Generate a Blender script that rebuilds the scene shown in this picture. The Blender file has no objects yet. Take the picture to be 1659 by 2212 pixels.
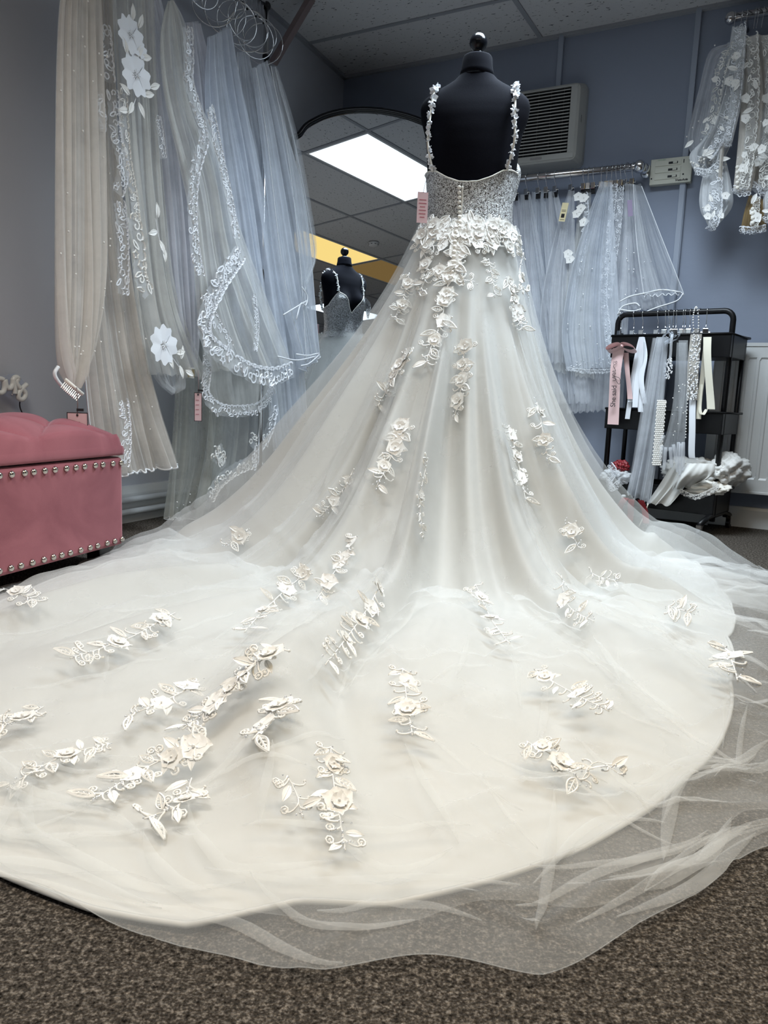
import bpy, bmesh, math, random
import numpy as np
from mathutils import Vector, Matrix
from mathutils.bvhtree import BVHTree
random.seed(7); RNG = np.random.default_rng(7)
R = math.radians
SC = bpy.context.scene
COL = SC.collection

# ------------------------------------------------------------------ camera
FPX, PITCH, ROLL, CAMH, CEIL = 1624.0, R(8.57), R(2.31), 0.548, 2.40
cd = bpy.data.cameras.new('camera'); cam = bpy.data.objects.new('camera', cd); COL.objects.link(cam)
cd.sensor_fit = 'VERTICAL'; cd.sensor_height = 36.0; cd.lens = FPX / 2212 * 36.0
cd.clip_start = 0.02; cd.clip_end = 60
_r0 = Vector((1, 0, 0)); _f0 = Vector((0, math.cos(PITCH), -math.sin(PITCH))); _u0 = _r0.cross(_f0)
_cr = _r0 * math.cos(ROLL) + _u0 * math.sin(ROLL); _cu = -_r0 * math.sin(ROLL) + _u0 * math.cos(ROLL)
_m = Matrix((_cr, _cu, -_f0)).transposed().to_4x4(); _m.translation = (0, 0, CAMH); cam.matrix_world = _m
SC.camera = cam
# ------------------------------------------------------------------ world, exposure
wd = bpy.data.worlds.new('world'); SC.world = wd; wd.use_nodes = True
wd.node_tree.nodes['Background'].inputs[0].default_value = (.5, .55, .6, 1)
wd.node_tree.nodes['Background'].inputs[1].default_value = 0.0
SC.view_settings.view_transform = 'Standard'; SC.view_settings.look = 'None'
SC.view_settings.gamma = 1.0; SC.view_settings.use_curve_mapping = False
SC.view_settings.exposure = 0.32
SC.cycles.transparent_max_bounces = 24; SC.cycles.max_bounces = 6; SC.cycles.diffuse_bounces = 3; SC.cycles.glossy_bounces = 2; SC.cycles.transmission_bounces = 4
# colour and power of the flush ceiling light panels (panels and their lamps are built further down)
COOL = (0.78, 0.90, 1.0); COOL_W = 35.0
WARM = (1.0, 0.72, 0.34); WARM_W = 8.0
NEUT = (1.0, 0.96, 0.90); FILL_W = 20.0  # unseen neutral panel, added to brighten the left wall
SPREAD = R(124)

# ------------------------------------------------------------------ helpers
CC = np.array([0, 0, CAMH])
def ray(x, y):
    u = x - 829.5; v = y - 1106; c, s = math.cos(ROLL), math.sin(ROLL)
    u, v = c*u + s*v, -s*u + c*v
    return np.array([u, FPX*math.cos(PITCH) - v*math.sin(PITCH), -(FPX*math.sin(PITCH) + v*math.cos(PITCH))])
def atz(x, y, z): q = ray(x, y); return CC + q*(z-CAMH)/q[2]
def atY(x, y, Y): q = ray(x, y); return CC + q*Y/q[1]
def onpl(x, y, n, d): q = ray(x, y); return CC + q*((d - n@CC)/(n@q))
aR = R(61.8); NR = np.array([math.cos(aR), math.sin(aR), 0]); DR = 7.342*CAMH        # wall with the radiator
TR = np.array([NR[1], -NR[0], 0])
aL = R(-23.4); NL = np.array([math.cos(aL), math.sin(aL), 0]); DL = -3.914*CAMH - .05  # wall behind the long veils
TL = np.array([-NL[1], NL[0], 0])
ROTR = math.atan2(TR[1], TR[0]); ROTL = math.atan2(TL[1], TL[0])
def WR(r, s, z): p = NR*(DR-r) + TR*s; return np.array([p[0], p[1], z])
def WL(r, s, z): p = NL*(DL+r) + TL*s; return np.array([p[0], p[1], z])
def onR(x, y, r): return onpl(x, y, NR, DR-r)
def onL(x, y, r): return onpl(x, y, NL, DL+r)

def link(o, parent=None):
    COL.objects.link(o)
    if parent is not None: o.parent = parent
    return o
def tag(o, label=None, cat=None, group=None, kind=None):
    if label: o['label'] = label
    if cat: o['category'] = cat
    if group: o['group'] = group
    if kind: o['kind'] = kind
    return o
def mesh(name, v, f, m=None, smooth=False, uv=None):
    me = bpy.data.meshes.new(name)
    me.from_pydata([tuple(map(float, p)) for p in v], [], [tuple(int(i) for i in q) for q in f])
    if m is not None: me.materials.append(m)
    if smooth: me.shade_smooth()
    if uv is not None:
        l = me.uv_layers.new(name='UVMap'); li = np.empty(len(me.loops), dtype=np.int32); me.loops.foreach_get('vertex_index', li)
        l.data.foreach_set('uv', np.asarray(uv, dtype=np.float32)[li].ravel())
    me.update(); return me
def ob(name, me, parent=None, loc=None, rz=None):
    o = bpy.data.objects.new(name, me); link(o, parent)
    if loc is not None: o.location = tuple(map(float, loc))
    if rz is not None: o.rotation_euler = (0, 0, rz)
    return o
def empty(name, loc=(0, 0, 0), rz=0.0):
    o = bpy.data.objects.new(name, None); link(o); o.empty_display_size = .05
    o.location = tuple(map(float, loc)); o.rotation_euler = (0, 0, rz); return o

class MB:
    """collects shapes of ONE piece"""
    def __init__(s): s.v = []; s.f = []; s.uv = []
    def add(s, v, f, uv=None):
        k = len(s.v); s.v += [tuple(map(float, p)) for p in v]; s.f += [tuple(int(i)+k for i in q) for q in f]
        s.uv += [tuple(map(float, q)) for q in (uv if uv is not None else [(0, 0)]*len(v))]
        return s
    def box(s, lo, hi, bev=0.0):
        if bev <= 0:
            x0, y0, z0 = lo; x1, y1, z1 = hi
            return s.add([(x0,y0,z0),(x1,y0,z0),(x1,y1,z0),(x0,y1,z0),(x0,y0,z1),(x1,y0,z1),(x1,y1,z1),(x0,y1,z1)],
                  [(0,3,2,1),(4,5,6,7),(0,1,5,4),(1,2,6,5),(2,3,7,6),(3,0,4,7)])
        bm = bmesh.new(); bmesh.ops.create_cube(bm, size=1)
        for v in bm.verts: v.co = Vector([(lo[i]+hi[i])/2 + v.co[i]*(hi[i]-lo[i]) for i in range(3)])
        bmesh.ops.bevel(bm, geom=list(bm.edges), offset=bev, segments=2, affect='EDGES', profile=.5)
        bm.verts.index_update(); s.add([v.co for v in bm.verts], [[v.index for v in f.verts] for f in bm.faces]); bm.free(); return s
    def tube(s, pts, r, n=8, cap=True, flat=None):
        pts = [np.array(p, float) for p in pts]; m = len(pts)
        rr = r if hasattr(r, '__len__') else [r]*m
        V = []; up = np.array([0, 0, 1.0]); prev = None
        for i in range(m):
            t = pts[min(i+1, m-1)] - pts[max(i-1, 0)]; t /= (np.linalg.norm(t) + 1e-12)
            if prev is None:
                a = np.cross(t, up)
                if np.linalg.norm(a) < 1e-3: a = np.cross(t, np.array([1.0, 0, 0]))
            else: a = prev - t*(prev@t)
            a /= (np.linalg.norm(a)+1e-12); b = np.cross(t, a); prev = a
            for j in range(n):
                th = 2*math.pi*j/n; V.append(pts[i] + rr[i]*(math.cos(th)*a + math.sin(th)*b))
        F = [(i*n+j, i*n+(j+1) % n, (i+1)*n+(j+1) % n, (i+1)*n+j) for i in range(m-1) for j in range(n)]
        if cap: F += [tuple(range(n))[::-1], tuple((m-1)*n+j for j in range(n))]
        return s.add(V, F)
    def lathe(s, prof, n=16, c=(0, 0, 0)):
        m = len(prof); V = []
        for (r, z) in prof:
            for j in range(n): th = 2*math.pi*j/n; V.append((c[0]+r*math.cos(th), c[1]+r*math.sin(th), c[2]+z))
        F = [(i*n+j, i*n+(j+1) % n, (i+1)*n+(j+1) % n, (i+1)*n+j) for i in range(m-1) for j in range(n)]
        F += [tuple(range(n))[::-1], tuple((m-1)*n+j for j in range(n))]
        return s.add(V, F)
    def ball(s, c, r, n=8, sq=1.0):
        k = max(3, n//2); return s.lathe([(max(1e-4, r*math.sin(math.pi*i/k)), -sq*r*math.cos(math.pi*i/k)) for i in range(k+1)], n, c)
    def grid(s, P, closed=False):
        P = np.asarray(P, float); a, b = P.shape[:2]
        F = []
        for i in range(a-1):
            for j in range(b - (0 if closed else 1)):
                F.append((i*b+j, i*b+(j+1) % b, (i+1)*b+(j+1) % b, (i+1)*b+j))
        uv = [(j/(b-1 if b > 1 else 1), i/(a-1)) for i in range(a) for j in range(b)]
        return s.add(P.reshape(-1, 3), F, uv)
    def mesh(s, name, m, smooth=False): return mesh(name, s.v, s.f, m, smooth, s.uv)
    def build(s, name, m, parent=None, smooth=False, loc=None, rz=None): return ob(name, s.mesh(name, m, smooth), parent, loc, rz)

def sm(a, b, x): t = np.clip((x-a)/(b-a), 0, 1); return t*t*(3-2*t)
def interp(x, pts):
    pts = sorted(pts); return np.interp(x, [p[0] for p in pts], [p[1] for p in pts])
def spline(pts, n):
    """Catmull-Rom through points"""
    p = [np.array(q, float) for q in pts]; p = [2*p[0]-p[1]] + p + [2*p[-1]-p[-2]]; out = []
    m = len(p)-3
    for i in range(n):
        t = i/(n-1)*m; k = min(int(t), m-1); t -= k; a, b, c, d = p[k:k+4]
        out.append(.5*((2*b) + (c-a)*t + (2*a-5*b+4*c-d)*t*t + (3*b-a-3*c+d)*t**3))
    return out

# ------------------------------------------------------------------ materials
def nodes(name):
    m = bpy.data.materials.new(name); m.use_nodes = True; nt = m.node_tree
    for n in list(nt.nodes):
        if n.type != 'OUTPUT_MATERIAL': nt.nodes.remove(n)
    return m, nt, nt.nodes['Material Output']
def N(nt, t, **k):
    n = nt.nodes.new(t)
    for a, b in k.items():
        if a in n.inputs: n.inputs[a].default_value = b
        else: setattr(n, a, b)
    return n
def mat(name, col, rough=.6, metal=0.0, vary=.0, scale=8.0, bump=0.0, bscale=60.0, spec=.5, sheen=0.0, trans=0.0, coords='Object'):
    m, nt, out = nodes(name); b = N(nt, 'ShaderNodeBsdfPrincipled'); L = nt.links.new
    c = (*col, 1) if len(col) == 3 else col
    b.inputs['Base Color'].default_value = c; b.inputs['Roughness'].default_value = rough; b.inputs['Metallic'].default_value = metal
    b.inputs['Specular IOR Level'].default_value = spec; b.inputs['Sheen Weight'].default_value = sheen
    b.inputs['Transmission Weight'].default_value = trans
    L(b.outputs[0], out.inputs[0])
    if vary > 0 or bump > 0: tc = N(nt, 'ShaderNodeTexCoord')
    if vary > 0:
        nz = N(nt, 'ShaderNodeTexNoise', Scale=scale, Detail=5.0); L(tc.outputs[coords], nz.inputs['Vector'])
        mp = N(nt, 'ShaderNodeMapRange'); mp.inputs['To Min'].default_value = 1-vary; mp.inputs['To Max'].default_value = 1+vary; L(nz.outputs[0], mp.inputs[0])
        mx = N(nt, 'ShaderNodeMix', data_type='RGBA', blend_type='MULTIPLY'); mx.inputs[0].default_value = 1
        mx.inputs[6].default_value = c; L(mp.outputs[0], mx.inputs[7]); L(mx.outputs[2], b.inputs['Base Color'])
    if bump > 0:
        n2 = N(nt, 'ShaderNodeTexNoise', Scale=bscale, Detail=4.0); L(tc.outputs[coords], n2.inputs['Vector'])
        bp = N(nt, 'ShaderNodeBump', Strength=min(1.0, bump), Distance=.01); L(n2.outputs[0], bp.inputs['Height']); L(bp.outputs[0], b.inputs['Normal'])
    return m
def emis(name, col, e):
    m, nt, out = nodes(name); b = N(nt, 'ShaderNodeEmission', Strength=e); b.inputs[0].default_value = (*col, 1); nt.links.new(b.outputs[0], out.inputs[0]); return m
def tulle(name, col, alpha, stripes=0.0, nstr=60.0, glitter=0.0, var=.25):
    """sheer net: part of the light passes, the rest is scattered to both sides"""
    m, nt, out = nodes(name); L = nt.links.new
    d = N(nt, 'ShaderNodeBsdfDiffuse'); d.inputs[0].default_value = (*col, 1)
    t = N(nt, 'ShaderNodeBsdfTranslucent'); t.inputs[0].default_value = (*col, 1)
    a = N(nt, 'ShaderNodeMixShader'); a.inputs[0].default_value = .4; L(d.outputs[0], a.inputs[1]); L(t.outputs[0], a.inputs[2])
    tr = N(nt, 'ShaderNodeBsdfTransparent'); mx = N(nt, 'ShaderNodeMixShader'); L(tr.outputs[0], mx.inputs[1]); 
    tc = N(nt, 'ShaderNodeTexCoord'); last = a
    if glitter > 0:
        vo = N(nt, 'ShaderNodeTexVoronoi', Scale=260.0); L(tc.outputs['Object'], vo.inputs['Vector'])
        lt = N(nt, 'ShaderNodeMath', operation='LESS_THAN'); lt.inputs[1].default_value = glitter; L(vo.outputs['Distance'], lt.inputs[0])
        g = N(nt, 'ShaderNodeBsdfGlossy'); g.inputs['Roughness'].default_value = .25; g.inputs[0].default_value = (1, 1, 1, 1)
        m2 = N(nt, 'ShaderNodeMixShader'); L(lt.outputs[0], m2.inputs[0]); L(a.outputs[0], m2.inputs[1]); L(g.outputs[0], m2.inputs[2]); last = m2
    L(last.outputs[0], mx.inputs[2])
    nz = N(nt, 'ShaderNodeTexNoise', Scale=9.0, Detail=6.0); L(tc.outputs['Object'], nz.inputs['Vector'])
    mp = N(nt, 'ShaderNodeMapRange'); mp.inputs[1].default_value = .3; mp.inputs[2].default_value = .7
    mp.inputs['To Min'].default_value = alpha*(1-var); mp.inputs['To Max'].default_value = min(1, alpha*(1+var)); L(nz.outputs[0], mp.inputs[0])
    o = mp.outputs[0]
    if stripes > 0:
        sx = N(nt, 'ShaderNodeSeparateXYZ'); L(tc.outputs['UV'], sx.inputs[0])
        cb = N(nt, 'ShaderNodeCombineXYZ'); ml = N(nt, 'ShaderNodeMath', operation='MULTIPLY'); ml.inputs[1].default_value = nstr; L(sx.outputs[0], ml.inputs[0])
        m3 = N(nt, 'ShaderNodeMath', operation='MULTIPLY'); m3.inputs[1].default_value = 1.3; L(sx.outputs[1], m3.inputs[0])
        L(ml.outputs[0], cb.inputs[0]); L(m3.outputs[0], cb.inputs[1])
        n2 = N(nt, 'ShaderNodeTexNoise', Scale=1.0, Detail=3.0); L(cb.outputs[0], n2.inputs['Vector'])
        m4 = N(nt, 'ShaderNodeMapRange'); m4.inputs[1].default_value = .3; m4.inputs[2].default_value = .7; m4.inputs['To Min'].default_value = 1-stripes; m4.inputs['To Max'].default_value = 1+stripes
        L(n2.outputs[0], m4.inputs[0]); m5 = N(nt, 'ShaderNodeMath', operation='MULTIPLY', use_clamp=True); L(o, m5.inputs[0]); L(m4.outputs[0], m5.inputs[1]); o = m5.outputs[0]
    L(o, mx.inputs[0]); L(mx.outputs[0], out.inputs[0]); return m

M = {}
M['wall'] = mat('wall_paint', (.26, .295, .375), .75, vary=.05, scale=3, bump=.08, bscale=90, coords='Generated')
M['wall2'] = mat('wall_paint_grey', (.46, .475, .52), .75, vary=.05, scale=3, bump=.08, bscale=90, coords='Generated')
M['white_gloss'] = mat('white_gloss_paint', (.62, .63, .63), .35, vary=.06, scale=4)
M['trunk'] = mat('trunking', (.33, .37, .45), .45)
M['grid'] = mat('ceiling_grid_metal', (.32, .33, .36), .5)
M['black_metal'] = mat('black_metal', (.004, .004, .005), .4, spec=.3)
M['black_cloth'] = mat('black_jersey', (.004, .0045, .008), .95, spec=.1, bump=.1, bscale=500)
M['black_wood'] = mat('black_lacquer', (.006, .007, .01), .18)
M['chrome'] = mat('chrome', (.75, .76, .78), .12, 1.0)
M['nickel'] = mat('nickel_stud', (.62, .58, .52), .18, 1.0)
M['satin'] = mat('ivory_satin', (.66, .655, .63), .55, vary=.04, scale=2.0, bump=.05, bscale=14, spec=.3, sheen=.15)
M['ivory'] = mat('ivory_fabric', (.86, .83, .76), .6, bump=.15, bscale=40, spec=.3)
def petal(name, col, tl=.4):
    m, nt, out = nodes(name); L = nt.links.new; d = N(nt, 'ShaderNodeBsdfDiffuse'); d.inputs[0].default_value = (*col, 1); t = N(nt, 'ShaderNodeBsdfTranslucent'); t.inputs[0].default_value = (*col, 1)
    a = N(nt, 'ShaderNodeMixShader'); a.inputs[0].default_value = tl; L(d.outputs[0], a.inputs[1]); L(t.outputs[0], a.inputs[2])
    g = N(nt, 'ShaderNodeBsdfGlossy'); g.inputs['Roughness'].default_value = .4; b = N(nt, 'ShaderNodeMixShader'); b.inputs[0].default_value = .015; L(a.outputs[0], b.inputs[1]); L(g.outputs[0], b.inputs[2]); L(b.outputs[0], out.inputs[0]); return m
M['lace'] = petal('lace_cord', (1.0, .99, .96), .1)
M['organza'] = petal('organza_petal', (1.0, .985, .95), .25)
M['whitelace'] = mat('white_lace', (.90, .92, .96), .55, spec=.4)
M['bead'] = mat('glass_bead', (.9, .92, .95), .08, .55, spec=1.0)
M['pearl'] = mat('pearl', (.88, .86, .82), .18, spec=.7)
M['ribbon'] = mat('white_satin_ribbon', (.88, .9, .93), .3, spec=.5)
M['tag'] = mat('pink_card', (.78, .55, .58), .6)
M['tagcream'] = mat('cream_card', (.78, .68, .42), .6)
M['ink'] = mat('black_ink', (.015, .012, .015), .6)
M['pinkink'] = mat('rose_ink', (.45, .12, .16), .6)

def carpet():
    m, nt, out = nodes('speckled_carpet'); L = nt.links.new; b = N(nt, 'ShaderNodeBsdfPrincipled', Roughness=.95); b.inputs['Specular IOR Level'].default_value = .1
    tc = N(nt, 'ShaderNodeTexCoord'); n1 = N(nt, 'ShaderNodeTexNoise', Scale=150.0, Detail=3.0); L(tc.outputs['Object'], n1.inputs['Vector'])
    n2 = N(nt, 'ShaderNodeTexNoise', Scale=330.0, Detail=2.0); L(tc.outputs['Object'], n2.inputs['Vector'])
    v = N(nt, 'ShaderNodeTexVoronoi', Scale=300.0); L(tc.outputs['Object'], v.inputs['Vector'])
    cr = N(nt, 'ShaderNodeValToRGB'); e = cr.color_ramp.elements; e[0].position = .34; e[0].color = (.012, .010, .008, 1); e[1].position = .66; e[1].color = (.30, .262, .222, 1)
    e2 = e.new(.5); e2.color = (.080, .068, .057, 1)
    ad = N(nt, 'ShaderNodeMix'); ad.inputs[0].default_value = .45; L(n1.outputs[0], ad.inputs[2]); L(n2.outputs[0], ad.inputs[3]); L(ad.outputs[0], cr.inputs[0])
    L(cr.outputs[0], b.inputs['Base Color'])
    bp = N(nt, 'ShaderNodeBump', Strength=.9, Distance=.006); L(v.outputs['Distance'], bp.inputs['Height']); L(bp.outputs[0], b.inputs['Normal'])
    L(b.outputs[0], out.inputs[0]); return m
M['carpet'] = carpet()
def tile_mat():
    m, nt, out = nodes('fissured_ceiling_tile'); L = nt.links.new; b = N(nt, 'ShaderNodeBsdfPrincipled', Roughness=.9); b.inputs['Specular IOR Level'].default_value = .15
    tc = N(nt, 'ShaderNodeTexCoord'); mp = N(nt, 'ShaderNodeMapping'); mp.inputs['Scale'].default_value = (38, 95, 1); L(tc.outputs['Object'], mp.inputs[0])
    n = N(nt, 'ShaderNodeTexNoise', Scale=1.0, Detail=2.0, Distortion=.6); L(mp.outputs[0], n.inputs['Vector'])
    mp2 = N(nt, 'ShaderNodeMapping'); mp2.inputs['Scale'].default_value = (240, 240, 1); L(tc.outputs['Object'], mp2.inputs[0]); n2 = N(nt, 'ShaderNodeTexNoise', Scale=1.0); L(mp2.outputs[0], n2.inputs['Vector'])
    cr = N(nt, 'ShaderNodeValToRGB'); e = cr.color_ramp.elements; e[0].position = .655; e[0].color = (.62, .62, .63, 1); e[1].position = .69; e[1].color = (.06, .06, .065, 1)
    L(n.outputs[0], cr.inputs[0]); 
    cr2 = N(nt, 'ShaderNodeValToRGB'); e = cr2.color_ramp.elements; e[0].position = .70; e[0].color = (1, 1, 1, 1); e[1].position = .73; e[1].color = (.35, .35, .36, 1); L(n2.outputs[0], cr2.inputs[0])
    mx = N(nt, 'ShaderNodeMix', data_type='RGBA', blend_type='MULTIPLY'); mx.inputs[0].default_value = 1; L(cr.outputs[0], mx.inputs[6]); L(cr2.outputs[0], mx.inputs[7])
    L(mx.outputs[2], b.inputs['Base Color']); bp = N(nt, 'ShaderNodeBump', Strength=.6, Distance=.004); L(cr.outputs[0], bp.inputs['Height']); L(bp.outputs[0], b.inputs['Normal']); L(b.outputs[0], out.inputs[0]); return m
M['tile'] = tile_mat()
def bodice_mat():
    m, nt, out = nodes('sequinned_tulle'); L = nt.links.new; b = N(nt, 'ShaderNodeBsdfPrincipled'); tc = N(nt, 'ShaderNodeTexCoord')
    n0 = N(nt, 'ShaderNodeTexNoise', Scale=210.0, Detail=0.0, Distortion=2.0); L(tc.outputs['Object'], n0.inputs['Vector'])
    cr = N(nt, 'ShaderNodeValToRGB'); e = cr.color_ramp.elements; e[0].position = .465; e[0].color = (0, 0, 0, 1); e[1].position = .505; e[1].color = (1, 1, 1, 1); L(n0.outputs[0], cr.inputs[0])
    mx = N(nt, 'ShaderNodeMix', data_type='RGBA'); mx.inputs[6].default_value = (.10, .09, .083, 1); mx.inputs[7].default_value = (.95, .96, .97, 1); L(cr.outputs[0], mx.inputs[0]); L(mx.outputs[2], b.inputs['Base Color'])
    L(cr.outputs[0], b.inputs['Metallic']); mm = N(nt, 'ShaderNodeMath', operation='MULTIPLY'); mm.inputs[1].default_value = .35; L(cr.outputs[0], mm.inputs[0]); L(mm.outputs[0], b.inputs['Metallic']); b.inputs['Roughness'].default_value = .3
    bp = N(nt, 'ShaderNodeBump', Strength=1.0, Distance=.003); L(n0.outputs[0], bp.inputs['Height']); L(bp.outputs[0], b.inputs['Normal']); L(b.outputs[0], out.inputs[0]); return m
M['sequin'] = bodice_mat()
M['gown_tulle'] = tulle('gown_tulle', (.86, .87, .86), .25, var=.2)
M['gown_tulle2'] = tulle('gown_tulle_inner', (.86, .86, .84), .16, var=.2)
# ------------------------------------------------------------------ the room
RMAX, SMAX, S0 = 7.0, 4.6, -1.35
def wallbox(name, p0, p1, out, m, z1=CEIL+.03, t=.1):
    p0 = np.array(p0[:2]); p1 = np.array(p1[:2]); o = np.array(out[:2])*t
    q = [p0, p1, p1+o, p0+o]; v = [(a[0], a[1], 0) for a in q] + [(a[0], a[1], z1) for a in q]
    f = [(0,3,2,1),(4,5,6,7),(0,1,5,4),(1,2,6,5),(2,3,7,6),(3,0,4,7)]
    return tag(ob(name, mesh(name, v, f, m)), kind='structure')
A0 = np.array([[NR[0], NR[1]], [NL[0], NL[1]]]); CORNER = np.linalg.solve(A0, [DR, DL])
pB = CORNER - TL[:2]*RMAX                       # along the veil wall towards and past the viewer
pD = (NR*0 + WR(0, SMAX, 0))[:2]; pE = WR(RMAX, SMAX, 0)[:2]
wallbox('wall_right', CORNER, pD, NR, M['wall'])
wallbox('wall_left', CORNER, pB, -NL, M['wall2'])
wallbox('wall_side', pD, pE, TR, M['wall2'])
wallbox('wall_rear', pB, pE, -NR, M['wall2'])
fl = MB().add([(CORNER[0], CORNER[1], 0), (pD[0], pD[1], 0), (pE[0], pE[1], 0), (pB[0], pB[1], 0)], [(3, 2, 1, 0)]).add(
    [(CORNER[0], CORNER[1], -.08), (pD[0], pD[1], -.08), (pE[0], pE[1], -.08), (pB[0], pB[1], -.08)], [(0, 1, 2, 3)])
tag(fl.build('floor', M['carpet']), kind='structure')
# ceiling: slab, tiles and T-bars, each tile a piece of its own
cl = empty('ceiling', (0, 0, 0)); tag(cl, kind='structure'); cl.location = tuple(WR(0, 0, 0)); cl.rotation_euler = (0, 0, ROTR)
MB().box((-2.7, -RMAX-.1, CEIL+.05), (SMAX+.1, .1, CEIL+.08)).build('soffit', M['grid'], cl)
rl = [0, .444] + [.444+.6*k for k in range(1, 11)] + [RMAX]
sl = [-2.54] + [S0+1.2*k for k in range(0, 5)] + [SMAX]
PANELS = {(1.044, S0): 'cool', (2.844, S0+1.2): 'warm', (2.844, S0+2.4): 'dim', (4.644, S0+3.6): 'cool2', (3.444, S0): 'fill'}  # the neutral panel is out of view, added to light wall and veils
def is_panel(r, s):
    for (a, b), k in PANELS.items():
        if abs(a-r) < .01 and abs(b-s) < .01: return k
    return None
tm = {}
for i in range(len(rl)-1):
    for j in range(len(sl)-1):
        r0, r1, s0, s1 = rl[i], rl[i+1], sl[j], sl[j+1]
        if is_panel(r0, s0): continue
        key = (round(r1-r0, 3), round(s1-s0, 3))
        if key not in tm:
            w, d = (s1-s0)/2-.008, (r1-r0)/2-.008
            b = MB().box((-w, -d, 0), (w, d, .014)); tm[key] = b.mesh('ceiling_tile', M['tile'])
        ob('ceiling_tile', tm[key], cl, ((s0+s1)/2, -(r0+r1)/2, CEIL+.006+random.uniform(-.0015, .0015)))
for r in rl[1:-1]:
    MB().box((sl[0], -.012, 0), (sl[-1], .012, .008)).build('grid_bar', M['grid'], cl, loc=(0, -r, CEIL))
bars = {}
for s in sl[1:-1]:
    for i in range(len(rl)-1):
        k = round(rl[i+1]-rl[i], 3)
        if k not in bars: bars[k] = MB().box((-.012, -k/2+.012, 0), (.012, k/2-.012, .008)).mesh('grid_bar', M['grid'])
        ob('grid_bar', bars[k], cl, (s, -(rl[i]+rl[i+1])/2, CEIL))
MB().box((sl[0], -.022, -.012), (SMAX, 0, .008)).build('edge_trim', M['grid'], cl, loc=(0, 0, CEIL))
et = MB().box((0, -.022, -.012), (RMAX, 0, .008)).build('edge_trim', M['grid'], cl)
et.location = (TR@np.append(CORNER, 0), 0, CEIL); et.rotation_euler = (0, 0, ROTL+math.pi-ROTR); et.scale = (1, -1, 1)
# light panels
M['diffuser'] = emis('cool_diffuser', COOL, 2.2); M['fill_diffuser'] = emis('added_fill_diffuser', NEUT, 1.6); M['diffuser_warm'] = emis('warm_diffuser', (1, .72, .24), .95); M['tile_glow'] = emis('warm_lit_tile_glow', (1, .62, .22), .16)  # the dim one glows in place of warm light falling on a tile
POW = {'cool': (COOL, COOL_W), 'cool2': (COOL, COOL_W*.7), 'warm': (WARM, WARM_W), 'fill': (NEUT, FILL_W)}
M['panelframe'] = mat('white_panel_frame', (.7, .7, .7), .4)
LB = {'cool': 'bright cool white ceiling light panel above the bridal gown', 'warm': 'bright yellow ceiling light panel seen above the mannequin in the mirror',
      'dim': 'dim ceiling tile given a yellow-brown glow for warm light beside the bright yellow panel', 'fill': 'unseen neutral white ceiling panel added to light the left wall and veils', 'cool2': 'white ceiling light panel low in the mirror behind the long veils'}
nc = 0
for (r, s), k in PANELS.items():
    e = empty('ceiling_light_panel', WR(r+.3, s+.6, CEIL), ROTR)
    lb = LB[k]
    tag(e, lb, 'ceiling light', 'flush ceiling light panels')
    MB().box((-.57, -.27, .004), (.57, .27, .012)).build('diffuser', M['fill_diffuser'] if k == 'fill' else M['tile_glow'] if k == 'dim' else M['diffuser_warm'] if k == 'warm' else M['diffuser'], e)
    if k in POW:
        ld = bpy.data.lights.new('panel_lamp', 'AREA'); ld.shape = 'RECTANGLE'; ld.size = 1.14; ld.size_y = .54; ld.color = POW[k][0]; ld.energy = POW[k][1]; ld.spread = R(142) if k == 'fill' else SPREAD
        lo_ = bpy.data.objects.new('panel_lamp', ld); link(lo_, e); lo_.location = (0, 0, .003)
    f = MB()
    for lo, hi in (((-.588, -.288, 0), (.588, -.27, .014)), ((-.588, .27, 0), (.588, .288, .014)), ((-.588, -.27, 0), (-.57, .27, .014)), ((.57, -.27, 0), (.588, .27, .014))): f.box(lo, hi)
    f.build('frame', M['panelframe'], e)
sd = empty('smoke_detector', WR(2.55, .55, CEIL)); tag(sd, 'round white smoke detector on the ceiling above the reflected mannequin', 'smoke detector')
MB().lathe([(.001, 0), (.052, 0), (.055, -.012), (.045, -.03), (.03, -.038), (.001, -.04)][::-1], 24).build('body', M['panelframe'], sd, True)
for k in range(8):
    a = k*math.pi/4; MB().box((-.008, -.003, -.003), (.008, .003, .003)).build('slot', M['ink'], sd, loc=(.047*math.cos(a), .047*math.sin(a), -.022), rz=a+math.pi/2)
# skirting and conduits
def along(name, m, r0, s0, s1, fr, prof, parent=None):
    b = MB(); P = [[(s, -y, z) for (y, z) in prof] for s in (s0, s1)]; b.grid(P)
    o = b.build(name, m, parent); o.location = tuple(fr(0, 0, 0)); o.rotation_euler = (0, 0, ROTR if fr is WR else ROTL); return o
SK = [(0, 0), (.018, 0), (.018, .085), (.012, .098), (0, .1)]
tag(along('baseboard_right', M['white_gloss'], 0, -2.5, SMAX, WR, SK), kind='structure')
sC = TL[:2]@CORNER
bl = tag(along('baseboard_left', M['white_gloss'], 0, sC-RMAX, sC-.03, WL, [(0, 0), (.016, 0), (.016, .12), (.010, .15), (0, .152)]), kind='structure')
M['pipe'] = mat('white_painted_pipe', (.62, .63, .64), .4)
for z in (.048, .098):
    MB().tube([(sC-RMAX, -.034, z), (sC-.06, -.034, z)], .013, 10).build('pipe', M['pipe'], bl, True)
k = 0
for (px, s_) in (((1216, 70), None), ((1512, 17), None)):
    P = onR(px[0], px[1], 0); s = TR@P
    z0 = .1 if k else 2.13
    o = MB().box((-.013, -.022, 0), (.013, 0, CEIL-z0), .002).build('trim_%d' % (k+1), M['trunk'], None, loc=WR(0, s, z0), rz=ROTR); tag(o, kind='structure'); k += 1
P = onR(1480, 398, 0); sc_ = TR@P
o = MB().tube([(0, -.012, 1.63), (.002, -.012, 1.2), (-.004, -.012, .6), (0, -.012, .1)], .009, 8).build('trim_3', M['trunk'], None, True, loc=WR(0, sc_, 0), rz=ROTR); tag(o, kind='structure')
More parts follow.
